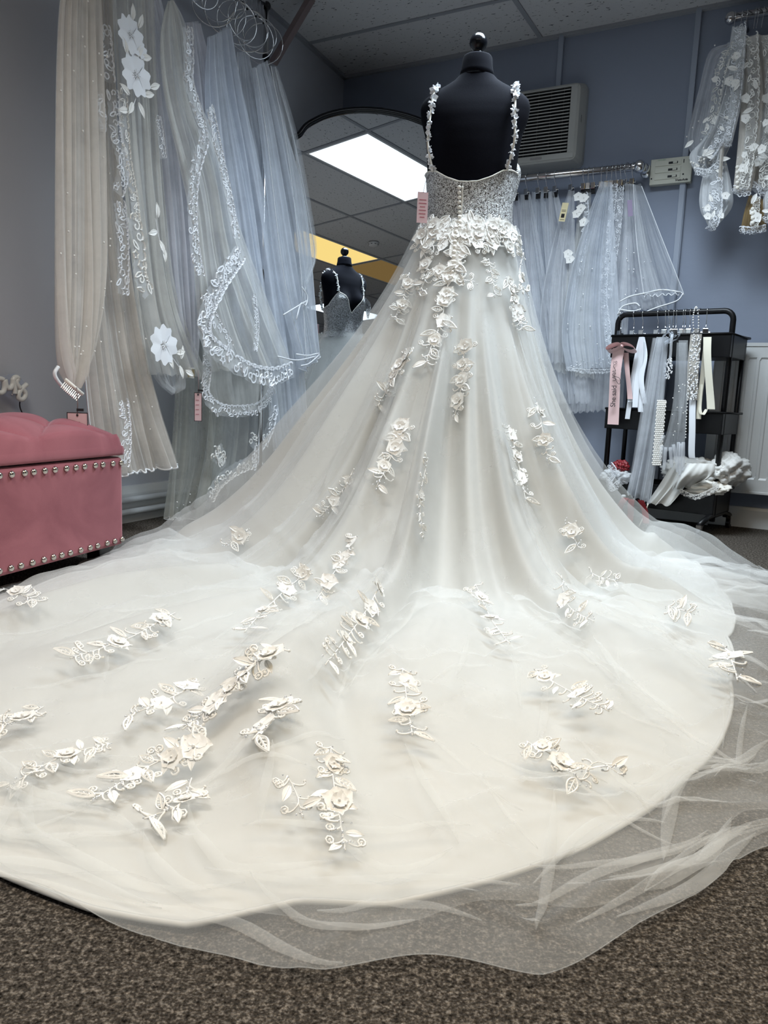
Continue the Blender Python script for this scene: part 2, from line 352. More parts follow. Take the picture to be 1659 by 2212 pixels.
# batten sloping from the ceiling to the veil wall
b0 = atz(668, 4, 2.385); b1 = onL(590, 137, .03)
bt = MB(); d = (b1-b0)/np.linalg.norm(b1-b0); a_ = np.cross(d, NL); a_ /= np.linalg.norm(a_); c_ = np.cross(d, a_)
b0 = b0 - d*.02
V = [p + a_*x*.022 + c_*y*.012 for p in (b0, b1) for (x, y) in ((-1, -1), (1, -1), (1, 1), (-1, 1))]
bt.add(V, [(0,1,2,3), (7,6,5,4), (0,4,5,1), (1,5,6,2), (2,6,7,3), (3,7,4,0)])
M['batten'] = mat('brown_batten', (.22, .17, .17), .6, vary=.1)
tag(bt.build('batten', M['batten']), 'brown batten sloping from the ceiling to the wall behind the veil rail', 'batten')

# ------------------------------------------------------------------ mirror
yaw, tilt, mc = R(-11.76), R(2.81), 4.075
mn = -np.array([math.cos(tilt)*math.sin(yaw), math.cos(tilt)*math.cos(yaw), -math.sin(tilt)])
e1 = np.array([math.cos(yaw), -math.sin(yaw), 0]); e2 = np.cross(mn, e1)
if e2[2] < 0: e2 = -e2
tp = onpl(775, 237, -mn, mc) + e1*.12; mb = tp - e2*(tp[2]/e2[2])
hgt = tp[2]/e2[2]
mm = Matrix((Vector(e1), Vector(e2), Vector(mn))).transposed().to_4x4(); mm.translation = Vector(mb)
mr = empty('leaning_mirror'); mr.matrix_world = mm; tag(mr, 'tall dressing mirror with arched top and thin black frame across the corner', 'mirror')
HT = [(0, 0), (.10, -.006), (.20, -.024), (.29, -.055), (.35, -.088), (.385, -.112), (.405, -.135), (.42, -.158), (.437, -.172), (.452, -.178)]
half = spline([(x, hgt+z) for x, z in HT], 26)
outl = [np.array([.452, .03])] + [np.array(p) for p in half[::-1]] + [np.array([-p[0], p[1]]) for p in half[1:]] + [np.array([-.452, .03])]
M['mirror'] = mat('mirror_glass', (.80, .83, .85), .0, 1.0)
g = MB(); n_ = len(outl); g.add([(p[0]*.985, p[1]-.006, 0) for p in outl] + [(p[0]*.985, p[1]-.006, -.005) for p in outl], [tuple(range(n_)), tuple(range(2*n_-1, n_-1, -1))] + [(i, i+n_, (i+1) % n_+n_, (i+1) % n_) for i in range(n_)])
g.build('glass', M['mirror'], mr)
fr = MB(); rows = []
lo = outl + [np.array([-.452, .012]), np.array([.452, .012])]
for i in range(len(lo)):
    a, b_ = lo[i-1], lo[(i+1) % len(lo)]; t = (b_-a)/np.linalg.norm(b_-a); nn = np.array([t[1], -t[0]])
    rows.append([(*(lo[i]+nn*q), z) for q, z in ((-.006, .0), (-.006, .012), (.004, .02), (.018, .016), (.022, 0), (.022, -.02), (-.006, -.02))])
rows.append(rows[0]); fr.grid(rows, True); fr.build('frame', M['black_wood'], mr, True)

# ------------------------------------------------------------------ mannequin
MX, MY, MYAW = .255, 2.75, R(-10)
man = empty('dress_form', (MX, MY, 0), MYAW); tag(man, 'black fabric dress form with round finial wearing the bridal gown', 'mannequin')
# half width, half depth, at height; local -y is the back (towards the viewer), +y the front
TP = [(.90, .165, .135), (1.00, .168, .13), (1.08, .160, .12), (1.16, .146, .108), (1.22, .142, .104), (1.28, .148, .108), (1.34, .154, .112), (1.40, .158, .112), (1.45, .166, .108), (1.50, .182, .100), (1.535, .187, .09), (1.56, .182, .08), (1.58, .160, .072), (1.60, .122, .066), (1.615, .092, .061), (1.63, .068, .058), (1.645, .059, .055)]
def torso(z, b, off=0.0):
    """b: angle, 0 = back centre, +90 = viewer's right"""
    w = interp(z, [(p[0], p[1]) for p in TP]) + off; d = interp(z, [(p[0], p[2]) for p in TP]) + off
    x = math.sin(b)*w; y = -math.cos(b)*d
    if y > 0:
        bu = math.exp(-((z-1.37)/.06)**2)*.055*math.exp(-((abs(x)-.075)/.05)**2); y += bu
    return np.array([x, y, z])
def ring(zs, fn, n=48): return [[fn(z, 2*math.pi*j/n) for j in range(n)] for z in zs]
zs = [.9+.0125*i for i in range(int((1.645-.9)/.0125)+1)]
t = MB(); rg = ring(zs, torso); t.grid(rg, True); t.add([p for p in rg[0]], [tuple(range(48))[::-1]]); t.build('torso', M['black_cloth'], man, True)
t = MB(); t.lathe([(.001, 1.635), (.059, 1.635), (.0565, 1.655), (.052, 1.675), (.050, 1.698), (.047, 1.703), (.001, 1.705)], 28); t.build('neck', M['black_cloth'], man, True)
t = MB(); t.lathe([(.001, 1.70), (.034, 1.70), (.034, 1.708), (.022, 1.713), (.014, 1.718), (.017, 1.724), (.026, 1.734), (.030, 1.745), (.0295, 1.757), (.024, 1.768), (.014, 1.776), (.001, 1.778)], 28); t.build('finial', M['black_wood'], man, True)
t = MB(); t.lathe([(.001, 0), (.17, 0), (.17, .02), (.03, .035), (.022, .06), (.02, .93), (.001, .93)], 28); t.build('stand', M['black_wood'], man, True)
# ------------------------------------------------------------------ the gown
gown = empty('bridal_gown', (MX, MY, 0), 0.0); tag(gown, 'ivory A-line wedding gown with sequinned back and long floral tulle train', 'wedding dress')
def rot2(p, a=MYAW): c, s = math.cos(a), math.sin(a); return np.array([c*p[0]-s*p[1], s*p[0]+c*p[1], p[2]])
def local_torso(z, b, off): return rot2(torso(z, b, off))
def topz(b):
    d = abs(math.degrees((b+math.pi) % (2*math.pi) - math.pi))
    return float(interp(d, [(0, 1.272), (12, 1.274), (28, 1.290), (45, 1.315), (60, 1.322), (90, 1.322), (110, 1.335), (132, 1.40), (142, 1.425), (152, 1.40), (168, 1.335), (180, 1.285)]))
NB = 96; rows = []
for i in range(22):
    rows.append([local_torso(1.11+(topz(2*math.pi*j/NB)-1.11)*i/21, 2*math.pi*j/NB, .006+.003*(i in (0, 21))) for j in range(NB)])
bo = MB(); bo.grid(rows, True); bodice = bo.build('bodice', M['sequin'], gown, True); bodice['label'] = 'silver sequinned back of the bodice'
b2 = MB(); b2.tube([local_torso(topz(2*math.pi*j/NB), 2*math.pi*j/NB, .008) for j in range(NB+1)], .0025, 6); b2.build('piping', M['ivory'], bodice, True)

def hemT(a): return interp(np.degrees(a), [(-180, .9), (-135, .95), (-110, 1.02), (-90, 1.12), (-78, 1.18), (-68, 1.24), (-60, 1.40), (-50, 1.70), (-40, 1.95), (-30, 2.09), (-18.4, 2.10), (-16.2, 2.115), (-11.8, 2.135), (-8.4, 2.13), (-5.5, 2.115), (-2.4, 2.10), (3.4, 1.98), (8, 1.88), (15, 1.80), (30, 1.64), (45, 1.52), (60, 1.36), (75, 1.10), (85, .97), (100, .88), (135, .85), (180, .85)])
def hemT2(a): return interp(np.degrees(a), [(-180, .85), (-90, 1.05), (-68, 1.2), (-50, 1.62), (-40, 1.9), (-30, 2.03), (-18, 2.06), (-12, 2.07), (-8, 2.06), (-3, 2.02), (3, 1.93), (8, 1.82), (15, 1.72), (30, 1.5), (45, 1.36), (60, 1.2), (85, .92), (180, .82)])
def hemS(a): return interp(np.degrees(a), [(-180, .8), (-90, 1.0), (-70, 1.1), (-50, 1.58), (-40, 1.9), (-30, 2.05), (-18.8, 2.09), (-15, 2.105), (-12, 2.10), (-9.3, 2.04), (-6.6, 2.02), (-3.3, 1.96), (.3, 1.886), (5.6, 1.75), (11.5, 1.60), (20, 1.36), (30.7, 1.15), (45, 1.02), (60, .92), (90, .82), (180, .8)])
def Rc(a): return interp(np.degrees(a), [(-180, .75), (-120, .9), (-90, 1.05), (-60, 1.02), (-30, 1.0), (0, .96), (25, .90), (45, .82), (60, .76), (90, .72), (120, .72), (180, .72)])
def Pw(a): return interp(np.degrees(a), [(-180, 1.9), (-120, 1.95), (-90, 1.95), (-60, 1.85), (-30, 1.8), (0, 1.85), (35, 2.1), (60, 2.15), (90, 2.2), (120, 2.1), (180, 1.9)])
ZW = 1.142
KF = [(7, .55), (11, .75), (16, 1.0), (23, .9), (31, .55), (44, .35)]
PH = RNG.uniform(0, 6.28, 40)
def folds(a, rho, seed=0, sharp=0.0):
    aw = a + .05*np.sin(2.3*rho + 3*a + seed) + .03*np.sin(5.1*rho - 2*a + seed*2)
    F = np.zeros(np.broadcast(a, rho).shape)
    for i, (k, w) in enumerate(KF): F += w*np.sin(k*aw + PH[i+seed] + .35*np.sin(2*rho + i))
    F = F/1.9
    if sharp: F = np.sign(F)*np.abs(F)**(1+sharp)
    return F
def skirt(name, hem, off0, off1, amp, m, seed, na=800, nr=170, z0=.004, wr=0.0, ruffle=.0, over=0.0):
    th = np.linspace(-math.pi, math.pi, na+1)[:-1]; th = th + .35*np.sin(th)*-1.0      # finer towards the viewer
    A, Q = np.meshgrid(th, np.linspace(0, 1, nr), indexing='xy')
    rx, ry = .150+off0*.4, .112+off0*.4
    r0 = 1/np.sqrt((np.sin(A-MYAW*-1)/rx)**2 + (np.cos(A-MYAW*-1)/ry)**2)
    h = hem(A) + ruffle*np.sin(37*A+seed)*.5 + ruffle*np.sin(61*A+2*seed)*.35
    rho = r0 + (h-r0)*(1-(1-Q)**1.25)
    rc = Rc(A); p = Pw(A); tt = np.clip((rho-r0)/(rc-r0), 0, 1.0)
    z = ZW*(1-tt)**p; dz = -ZW*p*np.maximum(1-tt, 1e-4)**(p-1)/(rc-r0); dz = np.where(tt >= 1, 0, dz)
    nrm = np.sqrt(1+dz*dz); nx, nz = -dz/nrm, 1/nrm
    env = sm(.16, .55, rho)*(1-.30*sm(.7, 1.3, rho))*(1-.55*sm(1.5, 2.05, rho))*(1+.35*sm(.2, .9, -A)*sm(.9, 1.2, rho))
    D0 = .056*env*folds(A, rho, 0, .15)                 # the folds every layer shares
    fl = sm(.8, 1.0, tt)
    D0 = D0*(1-fl) + fl*(np.abs(D0)*1.1 + .15*np.maximum(D0, 0))
    D = D0 if not over else D0 + amp*env*np.abs(folds(A*1.31, rho, seed, .3))*(1-.5*fl)
    X = rho*np.sin(A); Y = -rho*np.cos(A)
    wv = np.zeros_like(X)
    for i in range(11):
        kx, ky = RNG.normal(0, 9 if i < 5 else 26, 2); wv += np.sin(kx*X + ky*Y + RNG.uniform(0, 6.28) + 1.5*np.sin(3*X-2*Y+i))
    D = D + (wr*np.abs(wv) if over else wr*wv)*sm(.5, 1.1, rho)
    if over:
        rg = np.random.default_rng(seed+11)
        for i in range(70):
            r_ = rg.uniform(.75, 2.0); a_ = rg.normal(-.15, .55); cx, cy = r_*math.sin(a_), -r_*math.cos(a_); t_ = a_ + rg.normal(0, .55); tx, ty = math.sin(t_), -math.cos(t_); ln = rg.uniform(.12, .4); w_ = rg.uniform(.008, .016)
            du = (X-cx)*tx + (Y-cy)*ty; dv = -(X-cx)*ty + (Y-cy)*tx + .12*du*du*rg.choice([-1, 1])/ln
            D = D + rg.uniform(.004, .011)*np.exp(-(dv/w_)**2)*np.exp(-(du/ln)**4)
    o = off0 + (off1-off0)*sm(.2, .6, rho)*(1-.35*fl)
    D = D + o
    hf = 1 - .80*sm(.62, 1.0, Q)*fl; D = D*hf
    if over:
        rg = np.random.default_rng(seed+31)
        for i in range(46):
            a_ = rg.uniform(-.5, .9); r_ = float(hem(np.array(a_)))*rg.uniform(.86, .985); cx, cy = r_*math.sin(a_), -r_*math.cos(a_); t_ = a_ + math.pi/2 + rg.normal(0, .5); tx, ty = math.sin(t_), -math.cos(t_); ln = rg.uniform(.08, .26); w_ = rg.uniform(.005, .010)
            du = (X-cx)*tx + (Y-cy)*ty; dv = -(X-cx)*ty + (Y-cy)*tx + .15*du*du*rg.choice([-1, 1])/ln
            D = D + rg.uniform(.004, .012)*np.exp(-(dv/w_)**2)*np.exp(-(du/ln)**4)*fl
    P = np.stack([X + nx*D*np.sin(A), Y - nx*D*np.cos(A), np.maximum(z + nz*D, z0)], -1)
    b = MB(); b.grid(P, True); o_ = b.build(name, m, gown, True); return o_, P
rs = RNG
sk, PS = skirt('satin_skirt', hemS, .004, .006, .040, M['satin'], 0, z0=.004, wr=.0006)
sk['label'] = 'plain ivory satin underskirt and train'
t2, PT2 = skirt('inner_tulle', hemT2, .014, .024, .022, M['gown_tulle2'], 1, z0=.009, wr=.0018, ruffle=.03, over=1)
t1, PT1 = skirt('tulle_overskirt', hemT, .022, .038, .030, M['gown_tulle'], 2, z0=.014, wr=.0030, ruffle=.02, over=1, na=1100, nr=230)
t1['label'] = 'sheer ivory tulle layer reaching past the satin hem'
# rolled hem of the satin
hb = MB(); hb.tube([p + np.array([0, 0, .002]) for p in PS[-1]] + [PS[-1][0]], .004, 5); hb.build('satin_hem', M['satin'], sk, True)
for nm, P_, par in (('tulle_hem', PT1, t1), ('tulle_hem', PT2, t2)):
    hb = MB(); hb.tube(list(P_[-1]) + [P_[-1][0]], .0005, 4); hb.build(nm, par.data.materials[0], par, True)

# doubled creases lying on the tulle, lens shaped strips that follow the cloth
def on_tulle(a, q):
    na, nr = PT1.shape[1], PT1.shape[0]; th = np.linspace(-math.pi, math.pi, na+1)[:-1]; th = th - .35*np.sin(th); j = int(np.argmin(np.abs(th-a))); i = int(np.clip(q, 0, 1)*(nr-1)); return PT1[i, j]
cb_ = MB(); rg = np.random.default_rng(77)
for k in range(150):
    edge = k < 85
    if edge:
        a = rg.uniform(-.45, 1.25); q = rg.uniform(.83, .985); da = rg.choice([-1, 1])*rg.uniform(.05, .20); dq = rg.normal(0, .05)
    else:
        a = rg.normal(-.1, .6); q = rg.uniform(.45, .85); da = rg.normal(0, .05); dq = rg.uniform(.05, .16)
    w = rg.uniform(.003, .010) if edge else rg.uniform(.003, .008); n = 16; cu = rg.normal(0, .03); rows = []
    C = [on_tulle(a+da*t, q+dq*t+cu*math.sin(math.pi*t)*(.6 if edge else 0)) for t in np.linspace(0, 1, n)]
    for i in range(2): C = [C[0]] + [(C[m_-1]+2*C[m_]+C[m_+1])/4 for m_ in range(1, n-1)] + [C[-1]]
    for i, c in enumerate(C):
        t = i/(n-1); d = C[min(n-1, i+1)]-C[max(0, i-1)]; s = np.array([-d[1], d[0], 0]); s /= np.linalg.norm(s)+1e-9; ww = w*math.sin(math.pi*t)**.7
        rows.append([c + s*ww + np.array([0, 0, .003]), c + np.array([0, 0, .005+.3*ww]), c - s*ww + np.array([0, 0, .003])])
    cb_.grid(rows)
cr_ = cb_.build('tulle_creases', M['gown_tulle'], gown, True); cr_['kind'] = 'stuff'
# surface to sew the lace on
def bvh_of(o_list):
    V = []; F = []
    for o in o_list:
        k = len(V); V += [v.co.copy() + Vector((MX, MY, 0)) for v in o.data.vertices]; F += [[i+k for i in p.vertices] for p in o.data.polygons]
    return BVHTree.FromPolygons(V, F)
BV = bvh_of([t1, bodice])
def hit(px, py):
    q = Vector(ray(px, py)).normalized(); h = BV.ray_cast(Vector(CC), q)
    if h[0] is None: return None
    n = h[1]
    if n.dot(q) > 0: n = -n
    return np.array(h[0]), np.array(n), h[3]
# motifs (x, y in the cloth, z off it), unit size about 1
def flower_mesh(name, m, npet=5, layers=2, cup=.35, rag=.12, seed=0):
    rg = np.random.default_rng(seed); b = MB()
    for l in range(layers):
        for k in range(npet):
            a = 2*math.pi*(k+.5*l)/npet + rg.normal(0, .12); L_ = (1-.45*l)*(.5+rg.normal(0, .03)); w = .34*(1-.3*l)
            rows = []
            for i in range(5):
                t = i/4; ww = w*math.sin(math.pi*(.12+.80*t)**.8)*1.0; zz = .02+.03*l + cup*.5*t*t*(1+1.2*l) 
                rr = L_*t
                row = []
                for j in range(4):
                    s = (j/3-.5)*2; x = rr*(1-.10*s*s*t) + (rg.normal(0, rag*.2) if i == 4 else 0); y = ww*s*.95
                    row.append((x*math.cos(a)-y*math.sin(a), x*math.sin(a)+y*math.cos(a), zz + .02*s*s*t + rg.normal(0, .010)))
                rows.append(row)
            b.grid(rows)
    b.ball((0, 0, .08), .05, 6)
    return b.mesh(name, m, True)
def leaf_mesh(name, m, seed=0, L_=1.0, W=.26):
    b = MB(); n = 9
    P = [np.array([L_*t, W*math.sin(math.pi*t**.8)*s, .03+.05*math.sin(3*t)]) for s in (1,) for t in np.linspace(0, 1, n)]
    Q = [np.array([p[0], -p[1], p[2]]) for p in P]
    b.tube(P, .055, 4); b.tube(Q, .055, 4); b.tube([(0, 0, .03), (L_*.5, 0, .06), (L_*.85, 0, .03)], .04, 4)
    for t in (.3, .5, .68):
        w = W*math.sin(math.pi*t**.8)*.8
        for s in (1, -1): b.tube([(L_*(t-.12), 0, .045), (L_*t, w*s, .035)], .03, 3)
    return b.mesh(name, m, False)
def petal_leaf_mesh(name, m, seed=0):
    b = MB(); rows = []
    for i in range(6):
        t = i/5; w = .22*math.sin(math.pi*(.08+.9*t)**.9)
        rows.append([(t, w*s, .02+.07*math.sin(2.6*t)-.05*(1-s*s)) for s in (-1, -.4, .4, 1)])
    b.grid(rows); b.tube([(0, 0, .01), (.5, 0, .05), (1, 0, .02)], .025, 3); return b.mesh(name, m, True)
FLM = [flower_mesh('flower', M['organza'], 5, 2, .04, seed=1), flower_mesh('flower', M['organza'], 6, 2, .06, seed=2), flower_mesh('flower', M['lace'], 5, 1, .03, seed=3)]
LFM = [leaf_mesh('leaf', M['lace'], 1), leaf_mesh('leaf', M['lace'], 2, 1.1, .2), petal_leaf_mesh('leaf', M['lace'])]
def place(name, me, parent, P, n, ang_dir, size, lift=.002, tiltj=.08, origin=None):
    n = n + RNG.normal(0, tiltj, 3)*.5; n /= np.linalg.norm(n)
    x = ang_dir - n*(ang_dir@n); l = np.linalg.norm(x); x = x/l if l > 1e-6 else np.array([1.0, 0, 0]); y = np.cross(n, x)
    mt = Matrix((Vector(x*size), Vector(y*size), Vector(n*size))).transposed().to_4x4(); mt.translation = Vector(P + n*lift)
    o = ob(name, me, parent); pl = parent.location if parent is not None else Vector((0, 0, 0))
    o.matrix_basis = Matrix.Translation(-Vector(ORIGIN if origin is None else origin)) @ mt; return o
ORIGIN = (MX, MY, 0)
NF = [0, 0]
def applique(path, nf, nl, size=1.0, beads=14, fl_size=.060, lf=.040, spread=1.0, tail=True, parent=None):
    """path in photo pixels on the gown; nf flowers, nl leaves"""
    parent = parent or gown
    pts = spline([(p[0], p[1], 0) for p in path], 22)
    H = [hit(p[0], p[1]) for p in pts]; H = [h for h in H if h is not None]
    if len(H) < 4: return
    # keep the run on one sheet (no jumps to the far side)
    dm = np.median([h[2] for h in H]); H = [h for h in H if abs(h[2]-dm) < .45]
    if len(H) < 4: return
    n = len(H); b = MB(); O = np.array(ORIGIN)
    stem = [h[0] + h[1]*.003 - O for h in H]; b.tube(stem, .0016*size, 4)
    # curled tendrils and bead sprays stay with the stem
    for k in range(int(nl*2.2)+4):
        h = H[RNG.integers(0, n)]; i = RNG.integers(0, n-1); h = H[i]; d = H[i+1][0]-h[0]; d /= np.linalg.norm(d)+1e-9; sd = np.cross(h[1], d)*RNG.choice([-1, 1]); L_ = .022*size*RNG.uniform(.7, 1.4)
        c = [h[0]+h[1]*.003-O + d*(L_*t*math.cos(1.2*t)) + sd*(L_*1.2*t*math.sin(.6+1.3*t)) for t in np.linspace(0, 1.2, 6)]
        b.tube(c, [.0026*size*(1-.3*t) for t in np.linspace(0, 1, 6)], 4); b.ball(c[-1], .0036*size, 5)
        if k % 2: b.tube([c[-1] + (d*math.cos(a)+sd*math.sin(a))*.0075*size for a in np.linspace(0, 6.28, 8)], .0022*size, 4, False)
    ap = b.build('lace_applique', M['lace'], parent, True)
    if beads:
        bb = MB()
        for k in range(beads):
            i = int(min(n-1, abs(RNG.normal(0, .22))*n)) if RNG.random() < .3 else int(n-1-min(n-1, abs(RNG.normal(0, .16))*n))
            h = H[i]; d = np.cross(h[1], RNG.normal(0, 1, 3)); d /= np.linalg.norm(d)+1e-9
            bb.ball(h[0]+d*RNG.uniform(0, .022)*spread*size+h[1]*.004-O, RNG.uniform(.0016, .0032)*size, 5)
        bo_ = bb.build('bead_spray', M['bead'], ap, True); bo_['kind'] = 'stuff'
    for k in range(nf):
        i = int((k+.5)/nf*n*.82 + RNG.uniform(-.04, .04)*n); h = H[max(0, min(n-1, i))]; d = np.cross(h[1], RNG.normal(0, 1, 3)); d /= np.linalg.norm(d)+1e-9
        place('flower', FLM[RNG.integers(0, 3)], ap, h[0]+d*RNG.uniform(0, .008)*spread, h[1], RNG.normal(0, 1, 3), fl_size*size*RNG.uniform(.8, 1.2), .004); NF[0] += 1
    for k in range(nl):
        i = max(0, min(n-2, int((k+.5)/nl*n))); h = H[i]; d = H[i+1][0]-h[0]; d /= np.linalg.norm(d)+1e-9; sd = np.cross(h[1], d)*(1 if k % 2 else -1)
        place('leaf', LFM[RNG.integers(0, 3)], ap, h[0]+sd*.004, h[1], d*RNG.uniform(-.1, .8)+sd*RNG.uniform(.7, 1.1), lf*size*RNG.uniform(.8, 1.25), .003); NF[1] += 1
    return ap
AP = [([(990,535),(975,590),(962,640),(955,690),(935,740),(918,795)],6,9,1.05), ([(935,580),(975,600),(1025,610)],3,5,.9), ([(885,755),(855,810),(812,880)],4,6,.95),
 ([(1005,745),(1000,800),(995,850),(982,905)],4,6,.95), ([(1095,600),(1110,650),(1128,715)],4,6,.95), ([(872,915),(850,975),(812,1055)],4,8,.95), ([(762,1025),(730,1070),(688,1120)],2,5,.75),
 ([(1098,920),(1118,1000),(1135,1085)],3,6,.9), ([(922,990),(905,1080),(913,1165)],1,7,.7), ([(1160,870),(1172,930),(1188,1005)],2,4,.85), ([(772,1160),(728,1230),(672,1312)],4,6,.85),
 ([(668,1232),(600,1290),(528,1368)],3,8,.85), ([(820,1265),(772,1345),(700,1438)],4,8,.9), ([(1028,1265),(1055,1330),(1100,1392)],2,6,.8), ([(378,1325),(280,1380),(150,1425)],2,9,.8),
 ([(605,1402),(530,1455),(480,1510),(395,1580)],4,11,.85), ([(432,1475),(370,1510),(275,1552)],2,6,.75), ([(618,1510),(590,1550),(545,1602)],2,4,.85), ([(868,1448),(880,1520),(890,1592)],2,6,.75),
 ([(1155,1450),(1220,1490),(1315,1540)],2,6,.7), ([(1138,1605),(1200,1640),(1255,1690)],2,5,.65), ([(1250,1690),(1290,1650),(1345,1680)],0,2,.6), ([(712,1618),(722,1710),(745,1842)],2,9,.66), ([(620,1680),(640,1720),(655,1770)],0,2,.6),
 ([(450,1605),(340,1650),(195,1735)],3,9,.75), ([(415,1685),(390,1740),(312,1772)],1,6,.7), ([(235,1610),(130,1640),(15,1705)],1,9,.6), ([(95,1530),(50,1555),(2,1570)],1,4,.7),
 ([(1560,1395),(1580,1430),(1592,1472)],1,4,.9), ([(1212,1245),(1230,1310),(1285,1345)],1,5,.7), ([(1275,1238),(1305,1250),(1335,1256)],0,4,.7), ([(1445,1312),(1470,1318),(1495,1325)],0,3,.8),
 ([(535,1143),(510,1160),(488,1178)],1,2,.8), ([(5,1272),(40,1285),(85,1302)],1,3,.8), ([(885,590),(872,640),(850,695)],2,6,.8), ([(1148,555),(1165,610),(1188,680)],2,6,.85), ([(1228,1128),(1238,1155),(1250,1185)],1,3,.8),
 ([(1055,560),(1062,600),(1068,645)],0,5,.7), ([(905,520),(925,580),(905,640)],1,6,.8), ([(1130,540),(1120,600),(1140,640)],1,4,.8)]
for it in AP: applique(it[0], it[1], it[2], it[3], beads=int(10+3*it[1]+it[2]))
# garland of flowers round the waist
for row, (y0, n_, s_) in enumerate(((488, 9, .95), (506, 9, 1.1), (528, 6, .95))):
    for k in range(3):
        x0 = 912+70*k; applique([(x0, y0+6*(k-1)**2*0+RNG.uniform(-4, 4)), (x0+35, y0+RNG.uniform(-6, 6)), (x0+72, y0+RNG.uniform(-5, 5))], n_//3, 3, s_, beads=6)
# covered buttons and placket down the back
pk = MB(); L_ = [];
for k in range(24):
    h = hit(1000-.3*k, 402+k*6.2)
    if h is not None: L_.append(h[0]+h[1]*.003-np.array(ORIGIN))
pk.tube(L_, .0035, 6); pk.build('placket', M['ivory'], gown, True)
bm_ = MB(); bm_.ball((0, 0, .12), .5, 10, .6); BUT = bm_.mesh('button', M['ivory'], True)
for k in range(19):
    h = hit(993-.9*k*(k > 8), 406+10.8*k)
    if h is not None: place('button', BUT, gown, h[0], h[1], np.array([1.0, 0, 0]), .0145, .005, 0)
# straps of small flowers
BSM = flower_mesh('strap_flower', M['whitelace'], 4, 1, .6, seed=5)
for sgn in (-1, 1):
    p = [rot2(torso(1.315, sgn*R(50), .01)), rot2(np.array([sgn*.143, -.098, 1.40])), rot2(np.array([sgn*.139, -.092, 1.50])), rot2(np.array([sgn*.134, -.05, 1.585])), rot2(np.array([sgn*.128, .0, 1.598])),
         rot2(np.array([sgn*.11, .075, 1.55])), rot2(torso(1.42, sgn*R(142), .008))]
    S = spline(p, 60); b = MB(); b.tube(S, .004, 6); st = b.build('strap', M['ivory'], gown, True)
    for k in range(1, 59):
        d = RNG.normal(0, 1, 3); d /= np.linalg.norm(d); big = 1.0 if 22 < k < 40 else .75
        place('strap_flower', BSM, st, S[k]+d*.003+np.array(ORIGIN), d, RNG.normal(0, 1, 3), (.024)*big*RNG.uniform(.8, 1.3), .001)
# price tag tied to the side of the bodice
def card(name, P, w, h, rz, m, edge=None, tiltx=0.0):
    e = empty(name, P, rz); b = MB().box((-w/2, -.0008, -h), (w/2, .0008, 0)); b.build('card', m, e)
    if edge is not None:
        f = MB(); t_ = .0022
        for lo, hi in (((-w/2, -.0014, -h), (w/2, -.0006, -h+t_)), ((-w/2, -.0014, -t_), (w/2, -.0006, 0)), ((-w/2, -.0014, -h), (-w/2+t_, -.0006, 0)), ((w/2-t_, -.0014, -h), (w/2, -.0006, 0))): f.box(lo, hi)
        f.build('border', edge, e)
    return e
P = atY(914, 415, 2.63); e = card('price_tag', P, .036, .098, R(8), M['tag']); tag(e, 'pink price tag hanging at the left side of the sequinned bodice', 'tag')
MB().tube([(0, 0, -.004), (.006, -.004, .03), (.016, -.01, .055)], .0009, 4).build('string', M['ink'], e)
for k in range(6):
    w = (.012, .013, .009, .012, .011, .008)[k]; MB().box((-w, -.0014, -.026-.011*k), (w, -.0007, -.0235-.011*k)).build('print_line', M['pinkink'], e)
# ------------------------------------------------------------------ sheer hangings: outlines in the photo, laid on a vertical plane of the room
def drape(name, Lp, Rp, pf, nrm, m, parent=None, nf=14, amp=.02, nu=110, nv=50, seed=0, hem=.006, env=(.35, 1.0), belly=0.0, origin=(0, 0, 0), thick=0.0):
    rg = np.random.default_rng(seed+100); ph = rg.uniform(0, 6.28, 8)
    a = [pf(p[0], p[1]) for p in spline([(x, y, 0) for x, y in Lp], nv)]; b = [pf(p[0], p[1]) for p in spline([(x, y, 0) for x, y in Rp], nv)]
    a = np.array(a)[:, None, :]; b = np.array(b)[:, None, :]; u = np.linspace(0, 1, nu)[None, :, None]; v = np.linspace(0, 1, nv)[:, None, None]
    w = np.linalg.norm(b-a, axis=2, keepdims=True)
    uw = u + .012*np.sin(nf*3.1*u+ph[0])*np.sin(math.pi*u) + .02*np.sin(3*v+5*u+ph[1])*np.sin(math.pi*u)
    P = a*(1-uw) + b*uw
    F = 0; fq = nf*np.array([.23, .41, .66, .93, 1.27, 1.75, 2.4])*rg.uniform(.7, 1.3, 7); wt = np.array([.9, .9, .75, .5, .3, .15, .08])*rg.uniform(.4, 1.5, 7); p2 = rg.uniform(0, 6.28, (7, 2))
    for k_ in range(7): F = F + wt[k_]*np.sin(2*math.pi*fq[k_]*uw + p2[k_, 0] + .8*np.sin(1.9*v*(1+.2*k_) + p2[k_, 1]))
    F = F/1.7*(.55 + .45*np.sin(2*math.pi*1.7*u + ph[2] + 1.2*v))*1.5
    am = amp*(env[0] + (env[1]-env[0])*v)*np.clip(w/.08, .15, 1.0)
    P = P + nrm[None, None, :]*(am*F + belly*np.sin(math.pi*v)*np.sin(math.pi*u)**.7)
    P[..., 2] += (hem*np.sin(2*math.pi*nf*.8*u[..., 0]+ph[7])*v[..., 0]**6)
    P[..., 2] = np.maximum(P[..., 2], .006)
    P -= np.array(origin)
    bb = MB(); bb.grid(P); o = bb.build(name, m, parent, True); return o, P
def hem_ribbon(P, m, parent, name='ribbon_edge', r=.0028, rows=(-1,), both=True):
    b = MB()
    for k in rows: b.tube(list(P[k]), r, 5)
    if both:
        b.tube(list(P[:, 0]), r*.7, 5); b.tube(list(P[:, -1]), r*.7, 5)
    return b.build(name, m, parent, True)
